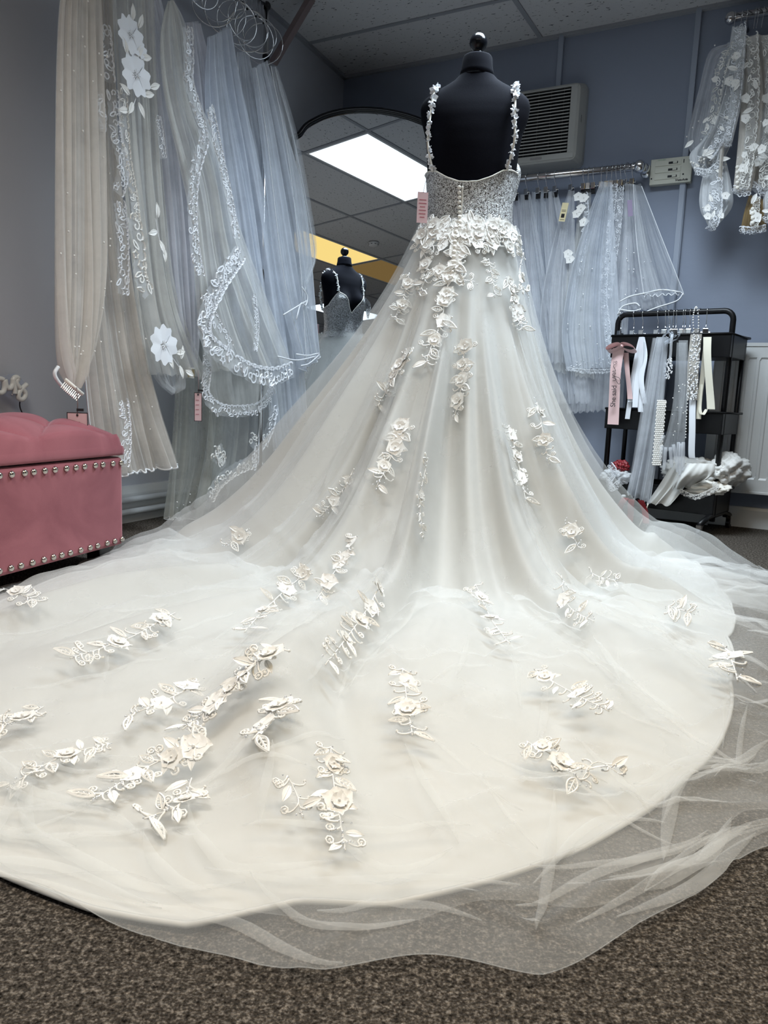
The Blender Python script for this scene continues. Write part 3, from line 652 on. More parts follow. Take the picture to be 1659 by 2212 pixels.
def lace_strip(name, path, pf, nrm, width, m, parent, off=.006, seed=0, dens=1.0, origin=(0, 0, 0)):
    """scalloped embroidery: loops, curls and small blossoms along a run"""
    rg = np.random.default_rng(seed); pts = spline([(x, y, 0) for x, y in path], 60); Q = [pf(p[0], p[1]) + nrm*off - np.array(origin) for p in pts]
    ln = sum(np.linalg.norm(Q[i+1]-Q[i]) for i in range(59)); n = max(5, int(ln/width*2.4*dens)); b = MB()
    for k in range(n):
        i = min(58, int(k/n*59)); p = Q[i]; d = Q[i+1]-Q[i]; d /= np.linalg.norm(d)+1e-9; s = np.cross(nrm, d); s /= np.linalg.norm(s)+1e-9
        c = p + s*rg.uniform(-.3, .3)*width; r = width*rg.uniform(.14, .28); t0 = rg.uniform(0, 6.28); nn = 9
        kind = rg.integers(0, 3)
        if kind == 0: C = [c + (d*math.cos(t0+a)+s*math.sin(t0+a))*r*(.25+a/6.5) for a in np.linspace(0, 6.3, nn)]
        elif kind == 1: C = [c + (d*math.cos(a)+s*math.sin(a))*r*(1+.35*math.cos(5*a+t0)) for a in np.linspace(0, 6.28, 11)]
        else: C = [c + (d*math.cos(t0)+s*math.sin(t0))*width*.34*math.sin(a)*math.cos(.5*a-1.6) + (s*math.cos(t0)-d*math.sin(t0))*width*.30*math.sin(2*a) for a in np.linspace(0, 3.14, 9)]
        b.tube(C, width*.05, 3, False)
        sc = p + s*width*.45*(1 if k % 2 else .9); b.tube([sc + d*width*.26*math.cos(a) + s*width*.16*math.sin(a) for a in np.linspace(0, math.pi, 6)], width*.06, 3, False)
    o = b.build(name, m, parent); rows = []
    for i in range(0, 60, 2):
        d = Q[min(59, i+1)]-Q[max(0, i-1)]; d /= np.linalg.norm(d)+1e-9; s = np.cross(nrm, d); s /= np.linalg.norm(s)+1e-9; w = width*(.42+.06*math.sin(i*1.3)); rows.append([Q[i]-s*w-nrm*.003, Q[i]-nrm*.003, Q[i]+s*w-nrm*.003])
    g = MB(); g.grid(rows); g.build('net_base', T['net'], o, True); return o
def pearls(P, n, r, m, parent, name='pearl', seed=0, rowr=(0, 1), colr=(0, 1), off=None):
    rg = np.random.default_rng(seed); me = MB().ball((0, 0, 0), r, 6).mesh(name, m, True)
    for k in range(n):
        i = int(rg.uniform(rowr[0], rowr[1])*(P.shape[0]-1)); j = int(rg.uniform(colr[0], colr[1])*(P.shape[1]-1)); ob(name, me, parent, P[i, j] + (off if off is not None else 0))
def motif(name, me, px, pf, nrm, size, m_dir, parent, off=.006):
    return place(name, me, parent, pf(px[0], px[1]), nrm, np.array(m_dir, float), size, off, .03, origin=(0, 0, 0))
CAMN = lambda n: -np.array(n)
NRI, NLI = -NR, NL                                     # wall normals into the room
# tulles
T = {'net': tulle('lace_net_base', (.92, .94, .97), .30, var=.5), 'white': tulle('white_veil_tulle', (.90, .92, .96), .42, .22, 26), 'cool': tulle('cool_white_tulle', (.87, .91, .97), .50, .22, 30), 'cream': tulle('cream_veil_tulle', (.92, .88, .83), .55, .22, 26),
     'ivory': tulle('ivory_veil_tulle', (.90, .90, .87), .42, .2, 22), 'sage': tulle('grey_green_tulle', (.70, .71, .66), .36, .2, 20), 'sheer': tulle('sheer_white_tulle', (.90, .93, .96), .20, .3, 18),
     'glit': tulle('glitter_tulle', (.84, .89, .97), .55, .2, 30, glitter=.12), 'lil': tulle('lilac_white_tulle', (.88, .89, .95), .50, .22, 26), 'smoke': tulle('soft_grey_tulle', (.74, .75, .72), .34, .2, 20)}
# metal clip hanger: hook over a rail of radius rr at z=0 (local x along the rail), clip at depth L_
def clip_parts(L_=.07, rr=.012, clip=True, k=1.0):
    h = MB(); pts = [(0, -rr*1.25*math.cos(a), rr*1.25*math.sin(a)) for a in np.linspace(-.6, math.pi*.95, 9)][::-1]
    pts = pts + [(0, -rr*.9, -rr*1.4), (0, 0, -rr*2.6), (0, 0, -L_)]; h.tube(pts, .0016, 5)
    hm = h.mesh('hook', M['chrome'], True); cm = jm = None
    if clip:
        c = MB(); c.box((-.009*k, -.004*k, -.034*k), (.009*k, .004*k, 0), .0015); cm = c.mesh('clip_jaw', M['clipbody'])
        j = MB(); j.tube([(-.013*k, 0, -.006), (.013*k, 0, -.006)], .0032*k, 6); j.box((-.0085*k, -.011*k, -.016*k), (.0085*k, -.003*k, .008*k), .002); jm = j.mesh('clip_lever', M['chrome'])
    return hm, cm, jm, L_
M['clipbody'] = mat('black_clip', (.02, .02, .022), .3, .4)
def hanger(parts, P, rz, label, group, cat='hanger'):
    e = empty('clip_hanger', P, rz); tag(e, label, cat, group); hm, cm, jm, L_ = parts; ob('hook', hm, e)
    if cm is not None: ob('clip_jaw', cm, e, (0, 0, -L_)); ob('clip_lever', jm, e, (0, 0, -L_))
    return e

sc2, _p = drape('side_cup', [(1096,338),(1098,375),(1104,432)], [(1105,338),(1125,370),(1112,434)], lambda x, y: atY(x, y, 2.83), np.array([0, -1.0, 0]), M['sequin'], gown, 1, .004, nu=16, nv=20, seed=3, hem=0, belly=.02, origin=ORIGIN)
# ------------------------------------------------------------------ extractor fan grille
M['abs'] = mat('aged_white_plastic', (.42, .42, .40), .45, vary=.04); M['absdk'] = mat('dark_recess', (.02, .022, .025), .8); M['absl'] = mat('cream_plastic', (.56, .56, .48), .4)
M['ribshade'] = mat('rib_painted_shade', (.12, .12, .115), .6)  # same plastic as the housing, with shade put into its colour
s1, z1, z0 = -1.085, 2.145, 1.752; W_ = .44; zc = (z0+z1)/2; hh = (z1-z0)/2
vf = empty('extractor_fan', WR(0, s1-W_/2, zc), ROTR); tag(vf, 'square white louvred extractor fan on the wall behind the dress form', 'extractor fan')
b = MB(); prof = [(W_/2, hh, 0), (W_/2, hh, .035), (W_/2-.004, hh-.004, .05), (W_/2-.018, hh-.016, .092), (W_/2-.03, hh-.028, .1)]
rows = []
for (w, h, d) in prof:
    row = []
    for (cx, cz, a0) in ((1, 1, 0), (-1, 1, 90), (-1, -1, 180), (1, -1, 270)):
        for a in (0, 30, 60, 90): rr = .028; row.append((cx*(w-rr)+rr*math.cos(R(a0+a)), -d, cz*(h-rr)+rr*math.sin(R(a0+a))))
    rows.append(row)
b.grid(rows, True); b.build('housing', M['abs'], vf, False)
MB().box((-W_/2+.03, -.085, -hh+.03), (W_/2-.035, -.06, hh-.03)).build('recess', M['absdk'], vf)
b = MB(); b.box((-W_/2+.028, -.101, -hh+.026), (W_/2-.03, -.09, -hh+.052)); b.box((-W_/2+.028, -.101, hh-.032), (W_/2-.03, -.09, hh-.026)); b.box((W_/2-.062, -.101, -hh+.05), (W_/2-.03, -.09, hh-.03)); b.box((-W_/2+.028, -.101, -hh+.05), (-W_/2+.04, -.09, hh-.03)); b.build('front_frame', M['abs'], vf)
sl_m = MB().add([(-W_/2+.036, -.108, 0), (W_/2-.066, -.108, 0), (W_/2-.056, -.082, .010), (-W_/2+.036, -.082, .010), (-W_/2+.036, -.108, -.0055), (W_/2-.066, -.108, -.0055), (W_/2-.056, -.082, .006), (-W_/2+.036, -.082, .006)], [(0,1,2,3), (7,6,5,4), (0,4,5,1), (1,5,6,2), (2,6,7,3), (3,7,4,0)]).mesh('slat', M['abs'])
for k in range(19): ob('slat', sl_m, vf, (0, 0, hh-.045-k*(2*hh-.1)/18.6))
for k in range(5): MB().box((-.001, -.088, -hh+.05), (.001, -.084, hh-.03))  .build('rib', M['ribshade'], vf, loc=(-.14+.065*k, 0, 0))
MB().box((-.03, -.104, -hh+.034), (.03, -.100, -hh+.044)).build('name_plate', M['chrome'], vf)
MB().box((W_/2-.012, -.07, .0), (W_/2-.0095, -.05, .035)).build('latch', M['absdk'], vf)
# ------------------------------------------------------------------ fan control box
cs, cw, ch = -.652, .19, .118
cb = empty('fan_controller', WR(0, cs, 1.685), ROTR); tag(cb, 'cream fan control box with three slide switches and a cable', 'control box')
MB().box((-cw/2, -.036, -ch/2), (cw/2, 0, ch/2), .003).build('housing', M['absl'], cb)
for k in range(3):
    z = .036-.031*k; MB().box((-cw/2+.022, -.0385, z-.012), (.045, -.034, z+.012), .001).build('switch_row', M['absl'], cb)
    MB().box((-.012, -.0395, z-.006), (.03, -.038, z+.004)).build('slot', M['absdk'], cb)
    kb = MB().box((.008, -.042, z-.005), (.026, -.0392, z+.003)); kb.build('slider', M['absl'], cb)
for (x, z, r_) in ((.083, .040, .004), (.058, -.022, .004), (-.086, -.03, .0035)): MB().tube([(x, -.0365, z), (x, -.0375, z)], r_, 10).build('indicator', M['ink'], cb)
MB().box((.054, -.0375, .03), (.058, -.036, .046)).build('indicator', M['ink'], cb)
def text(s, size, m, parent, loc, rot, name='lettering', ext=.0004, bold=0.0, align='CENTER', shear=0.0, sp=1):
    c = bpy.data.curves.new(name, 'FONT'); c.body = s; c.size = size; c.extrude = ext; c.align_x = align; c.align_y = 'CENTER'; c.offset = bold; c.shear = shear; c.materials.append(m)
    if sp != 1: c.space_character = sp
    t = bpy.data.objects.new('glyphs', c); COL.objects.link(t); bpy.context.view_layer.update()
    me = bpy.data.meshes.new_from_object(t.evaluated_get(bpy.context.evaluated_depsgraph_get())); me.name = name; bpy.data.objects.remove(t); me.materials.clear(); me.materials.append(m)
    o = bpy.data.objects.new(name, me); link(o, parent); o.location = loc; o.rotation_euler = rot; return o
text('Vent-Axia', .014, M['ink'], cb, (.052, -.0366, -.047), (R(90), 0, 0), bold=.0005, shear=.2)
M['greenish'] = mat('green_print', (.25, .42, .3), .6); text('controller', .009, M['greenish'], cb, (-.045, -.0366, .053), (R(90), 0, 0))
# ------------------------------------------------------------------ radiator
rd = empty('radiator', WR(0, .62, 0), ROTR); tag(rd, 'white fluted panel radiator on the wall beside the accessory trolley', 'radiator')
x0, x1, rz0, rz1 = -.98, .98, .178, .867
n_ = int((x1-x0-.06)/.05); b = MB(); rows = []
prof = []
for k in range(n_+1):
    xb = x0+.03+k*.05; prof += [(xb, 0), (xb+.006, 0), (xb+.014, -.009), (xb+.038, -.009), (xb+.046, 0)]
prof = [(x0, 0)] + prof + [(x1, 0)]
zs_ = [rz0, rz0+.062, rz0+.078, rz1-.078, rz1-.062, rz1-.012]; fac = [0, 0, 1, 1, 0, 0]
for z, f_ in zip(zs_, fac): rows.append([(x, -.095+d*-1*f_, z) for x, d in prof])
b.grid(rows); b.build('front_panel', M['white_gloss'], rd)
b = MB(); b.box((x0, -.090, rz0+.01), (x1, -.045, rz1-.02)); b.build('water_panel', M['white_gloss'], rd)
b = MB(); b.box((x0-.004, -.098, rz1-.012), (x1+.004, -.092, rz1+.004)); b.box((x0-.004, -.048, rz1-.012), (x1+.004, -.042, rz1+.004))
for k in range(60): b.box((x0+.01+k*.0325, -.092, rz1-.004), (x0+.026+k*.0325, -.048, rz1+.001))
b.build('top_grille', M['white_gloss'], rd)
MB().box((x0-.006, -.098, rz0), (x0, -.042, rz1)).build('side_panel', M['white_gloss'], rd)
MB().box((x0, -.099, rz0-.006), (x1, -.09, rz0+.006), .002).build('bottom_lip', M['white_gloss'], rd)
for s in (-.7, .7): MB().box((s-.02, -.045, rz0+.1), (s+.02, 0, rz1-.1)).build('bracket', M['white_gloss'], rd)
MB().tube([(x0+.03, -.07, rz0), (x0+.03, -.07, .0)], .0075, 8).build('valve_pipe', M['pipe'], rd, True)

# ------------------------------------------------------------------ chrome wall rail with short veils
M['steel'] = mat('polished_steel_rail', (.62, .60, .60), .16, 1.0)
zr = 1.70; rl1 = empty('wall_rail', WR(.10, -.80, zr), ROTR); tag(rl1, 'polished steel wall rail with ball end behind the gown', 'clothes rail')
MB().tube([(-.95, 0, 0), (0, 0, 0)], .0185, 16).build('bar', M['steel'], rl1, True)
MB().ball((.014, 0, 0), .031, 16).build('ball_end', M['chrome'], rl1, True)
MB().tube([(.03, .1, -.004), (.03, .03, -.004), (.03, .02, -.004)], .010, 12).ball((.03, .03, -.002), .027, 16).build('bracket', M['chrome'], rl1, True)
MB().lathe([(.001, -.004), (.03, -.004), (.03, .004), (.001, .006)], 16).build('wall_plate', M['chrome'], rl1, True, loc=(.03, .096, 0)).rotation_euler = (R(90), 0, 0)
pR = lambda r: (lambda x, y: onR(x, y, r))
CL1 = clip_parts(.064, .0185, True, 1.25)
VE = [ # label, outline left, outline right, depth, tulle, folds
 ('lilac white veil at the edge of the bodice on the wall rail', [(1085,425),(1080,560),(1060,760)], [(1122,425),(1145,560),(1180,720)], .08, 'lil', 9),
 ('narrow white veil second on the wall rail', [(1124,420),(1125,560),(1140,760)], [(1146,420),(1172,560),(1205,760)], .10, 'white', 8),
 ('broad pale veil third on the wall rail', [(1150,415),(1148,560),(1165,850)], [(1176,415),(1200,560),(1245,850)], .09, 'cool', 10),
 ('slim pale veil just left of the gap on the wall rail', [(1180,414),(1180,560),(1200,870)], [(1204,414),(1238,560),(1275,870)], .10, 'white', 9),
 ('veil carrying the cream card tag on the wall rail', [(1228,412),(1202,500),(1172,640),(1165,780)], [(1241,412),(1243,560),(1250,790)], .13, 'white', 9),
 ('floral veil with big white blossoms right of the cream tag', [(1246,416),(1240,520),(1200,680),(1195,800)], [(1278,416),(1275,560),(1285,820)], .11, 'ivory', 9),
 ('full white veil fanning out in the middle of the wall rail', [(1298,392),(1264,480),(1232,590),(1212,720),(1222,800)], [(1322,394),(1332,560),(1345,795)], .14, 'cool', 14),
 ('veil with a lace edged opening near the rail end', [(1318,396),(1298,520),(1240,720),(1222,892)], [(1346,396),(1362,560),(1346,886)], .10, 'white', 13),
 ('sheer veil with purple tag at the end of the wall rail', [(1350,396),(1345,560),(1335,670)], [(1372,398),(1400,540),(1440,668)], .12, 'white', 9),
 ('sheer ribbon edged veil spreading past the rail end', [(1368,398),(1375,520),(1390,640)], [(1386,402),(1432,520),(1478,634)], .15, 'sheer', 8)]
for i, (lb, Lp, Rp, r_, tm_, nf) in enumerate(VE):
    v = empty('veil'); tag(v, lb, 'veil', 'veils on the steel wall rail')
    o, P = drape('tulle', Lp, Rp, pR(r_), NRI, T[tm_], v, nf, .02, seed=20+i, nu=90, nv=40)
    o2, P2 = drape('back_layer', [(x+3, y+2) for x, y in Lp], [(x-2, y-6) for x, y in Rp], pR(r_-.035), NRI, T[tm_], v, nf*.8, .016, seed=50+i, nu=70, nv=36)
    if i == 5:
        for px in ((1250,425),(1262,428),(1256,450),(1247,462),(1262,480),(1228,548),(1232,560)): motif('blossom', FLM[2], px, pR(r_+.02), NRI, .05, (.3, .2, 1), v)
        lace_strip('lace_trim', [(1262,420),(1264,480),(1252,600)], pR(r_+.015), NRI, .03, M['whitelace'], v, seed=3)
    if i == 7:
        lace_strip('lace_trim', [(1325,402),(1318,470),(1308,560),(1302,640),(1312,720),(1325,790)], pR(r_+.03), NRI, .035, M['whitelace'], v, seed=5, dens=1.2); lace_strip('lace_trim', [(1340,405),(1335,480),(1325,560),(1312,650)], pR(r_+.03), NRI, .03, M['whitelace'], v, seed=6)
    if i == 6: pearls(P, 40, .003, M['bead'], v, 'bead', 3, (.96, 1)); lace_strip('lace_trim', [(1225,798),(1280,804),(1345,800)], pR(r_+.01), NRI, .02, M['whitelace'], v, seed=8)
    if i in (6, 8): pearls(P, 14, .004, M['bead'], v, 'bead', i, (.45, .9), off=NRI*.01)
    if i == 9: hem_ribbon(P, M['ribbon'], v, r=.0022)
    if i == 8:
        b = MB()
        for path in ([(1338,652),(1362,640),(1395,633),(1430,626),(1470,631)], [(1334,680),(1345,662),(1372,655),(1382,662)], [(1390,676),(1420,664),(1462,650),(1476,634)], [(1336,668),(1365,672),(1385,668)]): b.tube([onR(p[0], p[1], r_+.03) for p in spline([(x, y, 0) for x, y in path], 18)], .0035, 5)
        b.build('ribbon_edge', M['ribbon'], v, True)
HG = [(1118,'first',), (1141,'second'), (1166,'third'), (1183,'fourth'), (1203,'fifth'), (1237,'sixth'), (1263,'seventh'), (1272,'eighth'), (1284,'ninth'), (1300,'tenth'), (1311,'eleventh'), (1322,'twelfth'), (1333,'thirteenth'), (1343,'fourteenth'), (1355,'fifteenth'), (1368,'sixteenth')]
for px, w in HG:
    s_ = TR@onR(px, 372, .10); hanger(CL1, WR(.10, s_, zr), ROTR+RNG.normal(0, .25), 'small chrome clip hanger, %s from the left on the steel wall rail' % w, 'clip hangers on the wall rail')
P = onR(1222, 438, .175); e = card('price_tag', P, .036, .088, ROTR-.25, M['tagcream']); e.rotation_euler = (0, R(10), ROTR-.25); tag(e, 'cream card tag with a black square hanging among the short veils', 'tag')
MB().box((-.009, -.0016, -.07), (.009, -.0008, -.052)).build('print_block', M['ink'], e)
for k, z in enumerate((-.035, -.041, -.08)): MB().box((-.012, -.0016, z), (.012, -.0008, z+.0015)).build('print_line', M['ink'], e)
M['purple'] = mat('lilac_card', (.30, .24, .36), .6)
P = onR(1360, 432, .19); e = card('price_tag', P, .022, .075, ROTR+.3, M['purple']); e.rotation_euler = (0, R(-8), ROTR+.3); tag(e, 'dark lilac tag hanging in the sheer veil near the rail end', 'tag')

# ------------------------------------------------------------------ upper rail with detachable sleeves
zr2 = 2.27; rl2 = empty('wall_rail', WR(.15, -.43, zr2), ROTR); tag(rl2, 'dark steel wall rail carrying lace sleeves at the top right', 'clothes rail')
MB().tube([(0, 0, 0), (1.4, 0, 0)], .018, 16).build('bar', M['steel'], rl2, True); MB().ball((-.008, 0, 0), .026, 14).build('ball_end', M['steel'], rl2, True)
MB().tube([(.05, .15, 0), (.05, .02, 0)], .009, 10).build('bracket', M['steel'], rl2, True)
T['lace'] = tulle('lace_net', (.92, .94, .96), .88, .12, 30); T['ivlace'] = tulle('ivory_lace_net', (.92, .88, .82), .9, .25, 24); T['gold'] = tulle('gold_net', (.42, .30, .14), .6, .2, 20)
SL = [('sheer puffed tulle sleeve furthest left on the upper rail', [(1572,95),(1532,112),(1510,190),(1494,250),(1484,305),(1498,345)], [(1592,92),(1578,200),(1570,290),(1556,350)], .17, 'white', 9, .03),
 ('white lace sleeve with ruffled pearl cuff on the upper rail', [(1582,58),(1562,180),(1525,290),(1490,335),(1502,372)], [(1612,58),(1602,180),(1585,290),(1560,352)], .20, 'lace', 9, .02),
 ('short bluish lace sleeve with scalloped end on the upper rail', [(1592,62),(1578,200),(1556,303)], [(1613,62),(1606,200),(1582,310)], .24, 'lace', 6, .012),
 ('ivory lace sleeve with a row of covered buttons on the upper rail', [(1610,82),(1602,200),(1592,330),(1584,410)], [(1636,74),(1650,200),(1640,330),(1622,416)], .22, 'ivlace', 7, .016),
 ('beige lace sleeve at the right edge under the upper rail', [(1634,76),(1640,200),(1628,330),(1622,400)], [(1680,76),(1690,200),(1680,330),(1672,415)], .19, 'ivlace', 8, .02),
 ('sheer white sleeve cut by the right edge of the photo', [(1655,160),(1648,240),(1632,330),(1640,350)], [(1700,150),(1700,250),(1700,330),(1690,372)], .25, 'sheer', 7, .02),
 ('rounded tulle cuff with lace hanging lowest on the left', [(1530,330),(1512,410),(1513,455),(1530,488)], [(1566,335),(1582,410),(1580,450),(1546,492)], .18, 'lace', 6, .02),
 ('narrow ivory satin sleeve strip hanging between lace sleeves', [(1556,310),(1554,350),(1551,388)], [(1566,310),(1562,350),(1560,390)], .235, 'ivlace', 1, .004),
 ('gold lace cuff with four covered buttons at the lower right', [(1618,420),(1606,465),(1600,498)], [(1648,430),(1655,465),(1656,494)], .20, 'gold', 5, .014),
 ('white lace cuff at the right edge below the sleeves', [(1652,400),(1648,440),(1650,470)], [(1690,400),(1690,440),(1690,480)], .21, 'lace', 5, .016)]
for i, (lb, Lp, Rp, r_, tm_, nf, am) in enumerate(SL):
    v = empty('detachable_sleeve'); tag(v, lb, 'sleeve', 'lace sleeves on the upper rail')
    o, P = drape('net', Lp, Rp, pR(r_), NRI, T[tm_], v, nf, am, seed=70+i, nu=60, nv=40, hem=.008, belly=.035)
    o, P2 = drape('back_layer', Lp, Rp, pR(r_-.01), NRI, T[tm_], v, nf, am*.8, seed=90+i, nu=50, nv=36, hem=.008, belly=-.02)
    if i != 7:
        lp = [((a[0]+b_[0])/2, (a[1]+b_[1])/2) for a, b_ in zip(Lp, Rp)]; off = r_+.05
        if i not in (5,):
            lace_strip('lace_trim', lp, pR(off), NRI, .045 if i not in (2, 8) else .03, M['whitelace'] if tm_ in ('lace', 'sheer') else M['lace'], v, seed=i, dens=1.3)
            me_ = [Lp[-1], ((Lp[-1][0]+Rp[-1][0])/2, max(Lp[-1][1], Rp[-1][1])+2), Rp[-1]]; lace_strip('lace_trim', me_, pR(off-.02), NRI, .03, M['whitelace'], v, seed=i+30, dens=1.5)
        rg = np.random.default_rng(i)
        for k in range(10 if i in (1, 3, 4, 6) else 4):
            t_ = rg.uniform(.1, .95); a = spline([(x, y, 0) for x, y in Lp], 20)[int(t_*19)]; b_ = spline([(x, y, 0) for x, y in Rp], 20)[int(t_*19)]; u_ = rg.uniform(.15, .85)
            motif('blossom', FLM[2] if k % 2 else LFM[2], (a[0]*(1-u_)+b_[0]*u_, a[1]*(1-u_)+b_[1]*u_), pR(off), NRI, rg.uniform(.03, .05), rg.normal(0, 1, 3), v)
    pearls(P, 8 if i < 7 else 0, .0038, M['pearl'], v, 'pearl', i, (.1, .95), off=NRI*.02)
    bt_ = {3: [(1593, 362+11*k) for k in range(5)], 8: [(1626, 452+10*k) for k in range(4)]}.get(i, [])
    for px in bt_: place('button', BUT, v, onR(px[0], px[1], r_+.05), NRI, TR, .017, .004, 0, origin=(0, 0, 0))
    if i == 1: pearls(P, 26, .006, M['pearl'], v, 'pearl', 77, (.86, 1), (0, .7), off=NRI*.02)
HM = clip_parts(.06, .018, False)
for k, px in enumerate((1588, 1602, 1613, 1631, 1637, 1648)):
    s_ = TR@onR(px, 32, .15); hanger(HM, WR(.15, s_, zr2), ROTR+.2, 'dark wire hook, %s from the left on the upper rail' % ('first second third fourth fifth sixth'.split()[k]), 'wire hooks on the upper rail', 'hook')
# ------------------------------------------------------------------ accessory trolley
TD = np.array([.625, .78, 0]); TD /= np.linalg.norm(TD); TLg = np.array([TD[1], -TD[0], 0]); TROT = math.atan2(TLg[1], TLg[0])
TMID = np.array([1.51, 3.393, 0]); TC = TMID - TLg*.258
tr = empty('trolley', TC, TROT); tag(tr, 'black three-tier trolley with a hanging bar of sashes beside the radiator', 'trolley')
ZB = .985; yb = -.05
fr = MB(); P_ = [(-.235, yb, ZB)] + [(-.258+.023*(1-math.sin(a)), yb, ZB-.023*(1-math.cos(a))) for a in np.linspace(.3, 1.57, 4)][:0]
path = [(-.258, yb, .06), (-.258, yb, ZB-.04)] + [(-.258+.04*(1-math.cos(a)), yb, ZB-.04+.04*math.sin(a)) for a in np.linspace(.3, 1.57, 5)] + [(.258-.04*(1-math.cos(a)), yb, ZB-.04+.04*math.sin(a)) for a in np.linspace(1.57, .3, 5)] + [(.258, yb, ZB-.04), (.258, yb, .06)]
fr.tube(path, .0125, 12); fr.build('hanging_bar', M['black_metal'], tr, True)
for sx in (-1, 1):
    b = MB(); b.tube([(sx*.258, .16, .06), (sx*.258, .16, .86)], .011, 10); b.build('post', M['black_metal'], tr, True)
    b = MB(); b.tube([(sx*.258, -.235, .062), (sx*.258, -.12, .085), (sx*.258, .12, .085), (sx*.258, .235, .062)], .012, 10); b.build('foot', M['black_metal'], tr, True)
def tray(z, h, nm='tray'):
    b = MB(); x, y0, y1, t = .268, -.085, .175, .003
    for lo, hi in (((-x, y0, z-h), (x, y1, z-h+t)), ((-x, y0, z-h), (x, y0+t, z)), ((-x, y1-t, z-h), (x, y1, z)), ((-x, y0, z-h), (-x+t, y1, z)), ((x-t, y0, z-h), (x, y1, z))): b.box(lo, hi)
    tt = b.build(nm, M['black_metal'], tr); b = MB(); b.tube([(-x, y0, z), (x, y0, z), (x+.012, y1, z), (-x-.012, y1, z), (-x, y0, z)], .006, 6); b.build('rim', M['black_metal'], tt, True); return tt
tray(.885, .10); tray(.545, .095); tray(.20, .11)
for sx in (-1, 1):
    for sy in (-1, 1):
        c = ob('caster', MB().tube([(-.008, 0, .024), (.008, 0, .024)], .024, 16).mesh('caster', M['black_metal']), tr, (sx*.258, sy*.233, 0))
        MB().add([(-.011, -.014, .062), (.011, -.014, .062), (.011, .014, .062), (-.011, .014, .062), (-.011, -.006, .018), (.011, -.006, .018), (.011, .006, .018), (-.011, .006, .018)], [(0,1,2,3), (0,4,5,1), (2,6,7,3), (1,5,6,2), (3,7,4,0)]).build('fork', M['chrome'], c)
dT = TD@TMID
pT = lambda off: (lambda x, y: onpl(x, y, TD, dT - off))
NT = -TD
M['satw'] = mat('white_satin', (.80, .83, .88), .28, spec=.6); M['satc'] = mat('cream_satin', (.83, .79, .66), .3, spec=.6); M['satp'] = mat('pink_satin', (.80, .56, .55), .4, spec=.5)
M['crys'] = mat('crystal_beading', (.62, .58, .53), .2, .6, vary=.5, scale=300)
def strip(path, pf, w, m, parent, name='ribbon', off=0.0, twist=0.0, n=26, wdir=None, seed=0):
    rg = np.random.default_rng(seed); pts = [pf(p[0], p[1]) for p in spline([(x, y, 0) for x, y in path], n)]; wd = TLg if wdir is None else wdir; rows = []
    for i, p in enumerate(pts):
        t = i/(n-1); a = twist*math.sin(3*t+seed); d = wd*math.cos(a) + NT*math.sin(a); k = NT*(.006*math.sin(5*t+seed)+off)
        rows.append([p - d*w/2 + k, p + k + NT*.002, p + d*w/2 + k])
    b = MB(); b.grid(rows); return b.build(name, m, parent, True)
# pink sash
e = empty('slogan_ribbon'); tag(e, 'pink satin sash reading She said yes hanging at the left of the trolley', 'sash')
strip([(1337,752),(1331,800),(1327,850),(1323,917)], pT(.14), .055, M['satp'], e, 'sash', twist=.12)
strip([(1352,762),(1356,800),(1358,830),(1360,862)], pT(.12), .026, M['satp'], e, 'tail', twist=.3)
for s in (-1, 1):
    b = MB(); rows = []; c0 = pT(.15)(1343, 747)
    for a in np.linspace(0, 2*math.pi, 20):
        q = c0 + TLg*(s*.034*(1-math.cos(a))) + np.array([0, 0, -.014*math.sin(a)-.010*(1-math.cos(a))]); rows.append([q - NT*.016 + np.array([0, 0, -.006]), q + NT*.022 + np.array([0, 0, .008])])
    b.grid(rows); b.build('bow_loop', M['satp'], e, True)
MB().ball(pT(.16)(1343, 747), .009, 10).build('knot', M['satp'], e, True)
up = np.array([0, 0, 1.0])
def tframe(P, dirv):                                   # lettering plane: x along dirv, facing the room
    x = dirv/np.linalg.norm(dirv); z = NT; y = np.cross(z, x); mt = Matrix((Vector(x), Vector(y), Vector(z))).transposed().to_4x4(); mt.translation = Vector(P); return mt
pf = pT(.155); d_ = pf(1329, 800)-pf(1323, 890)
o = text('She said', .034, M['ink'], e, (0, 0, 0), (0, 0, 0), sp=.92); o.matrix_basis = tframe(pf(1325.5, 856), d_); 
def stroke(pts, r, m, parent, name='lettering', pf_=None, n=30): return MB().tube([pf_(p[0], p[1]) for p in spline([(x, y, 0) for x, y in pts], n)], r, 5).build(name, m, parent, True)
Zz = lambda X, Y: (1300+X/5.184, 640+Y/5.184)
stroke([Zz(120,945),Zz(150,940),Zz(160,925),Zz(135,915),Zz(120,905),Zz(150,900),Zz(195,915),Zz(208,960),Zz(190,985),Zz(160,940),Zz(140,885)], .0011, M['ink'], e, pf_=pf)
stroke([Zz(140,885),Zz(125,890),Zz(120,870),Zz(135,862),Zz(150,872),Zz(150,855),Zz(122,845),Zz(128,835),Zz(152,838),Zz(150,820),Zz(132,790),Zz(135,770)], .0011, M['ink'], e, pf_=pf)
stroke([Zz(135,765),Zz(128,745),Zz(140,732),Zz(150,745),Zz(160,725),Zz(170,735),Zz(162,752),Zz(138,765)], .0009, M['ink'], e, pf_=pf)
# white ribbon bunch
e = empty('ribbon_belt'); tag(e, 'bunch of white satin ribbons clipped next to the pink sash', 'belt')
for k, (x1_, y1_) in enumerate(((1354,905),(1362,868),(1372,880),(1385,890),(1394,872))): strip([(1386,728),(1384-4*(2-k),770),(1376+5*(k-2),820),(x1_, y1_)], pT(.10+.01*(k % 3)), .024, M['satw'], e, twist=.35, seed=k)
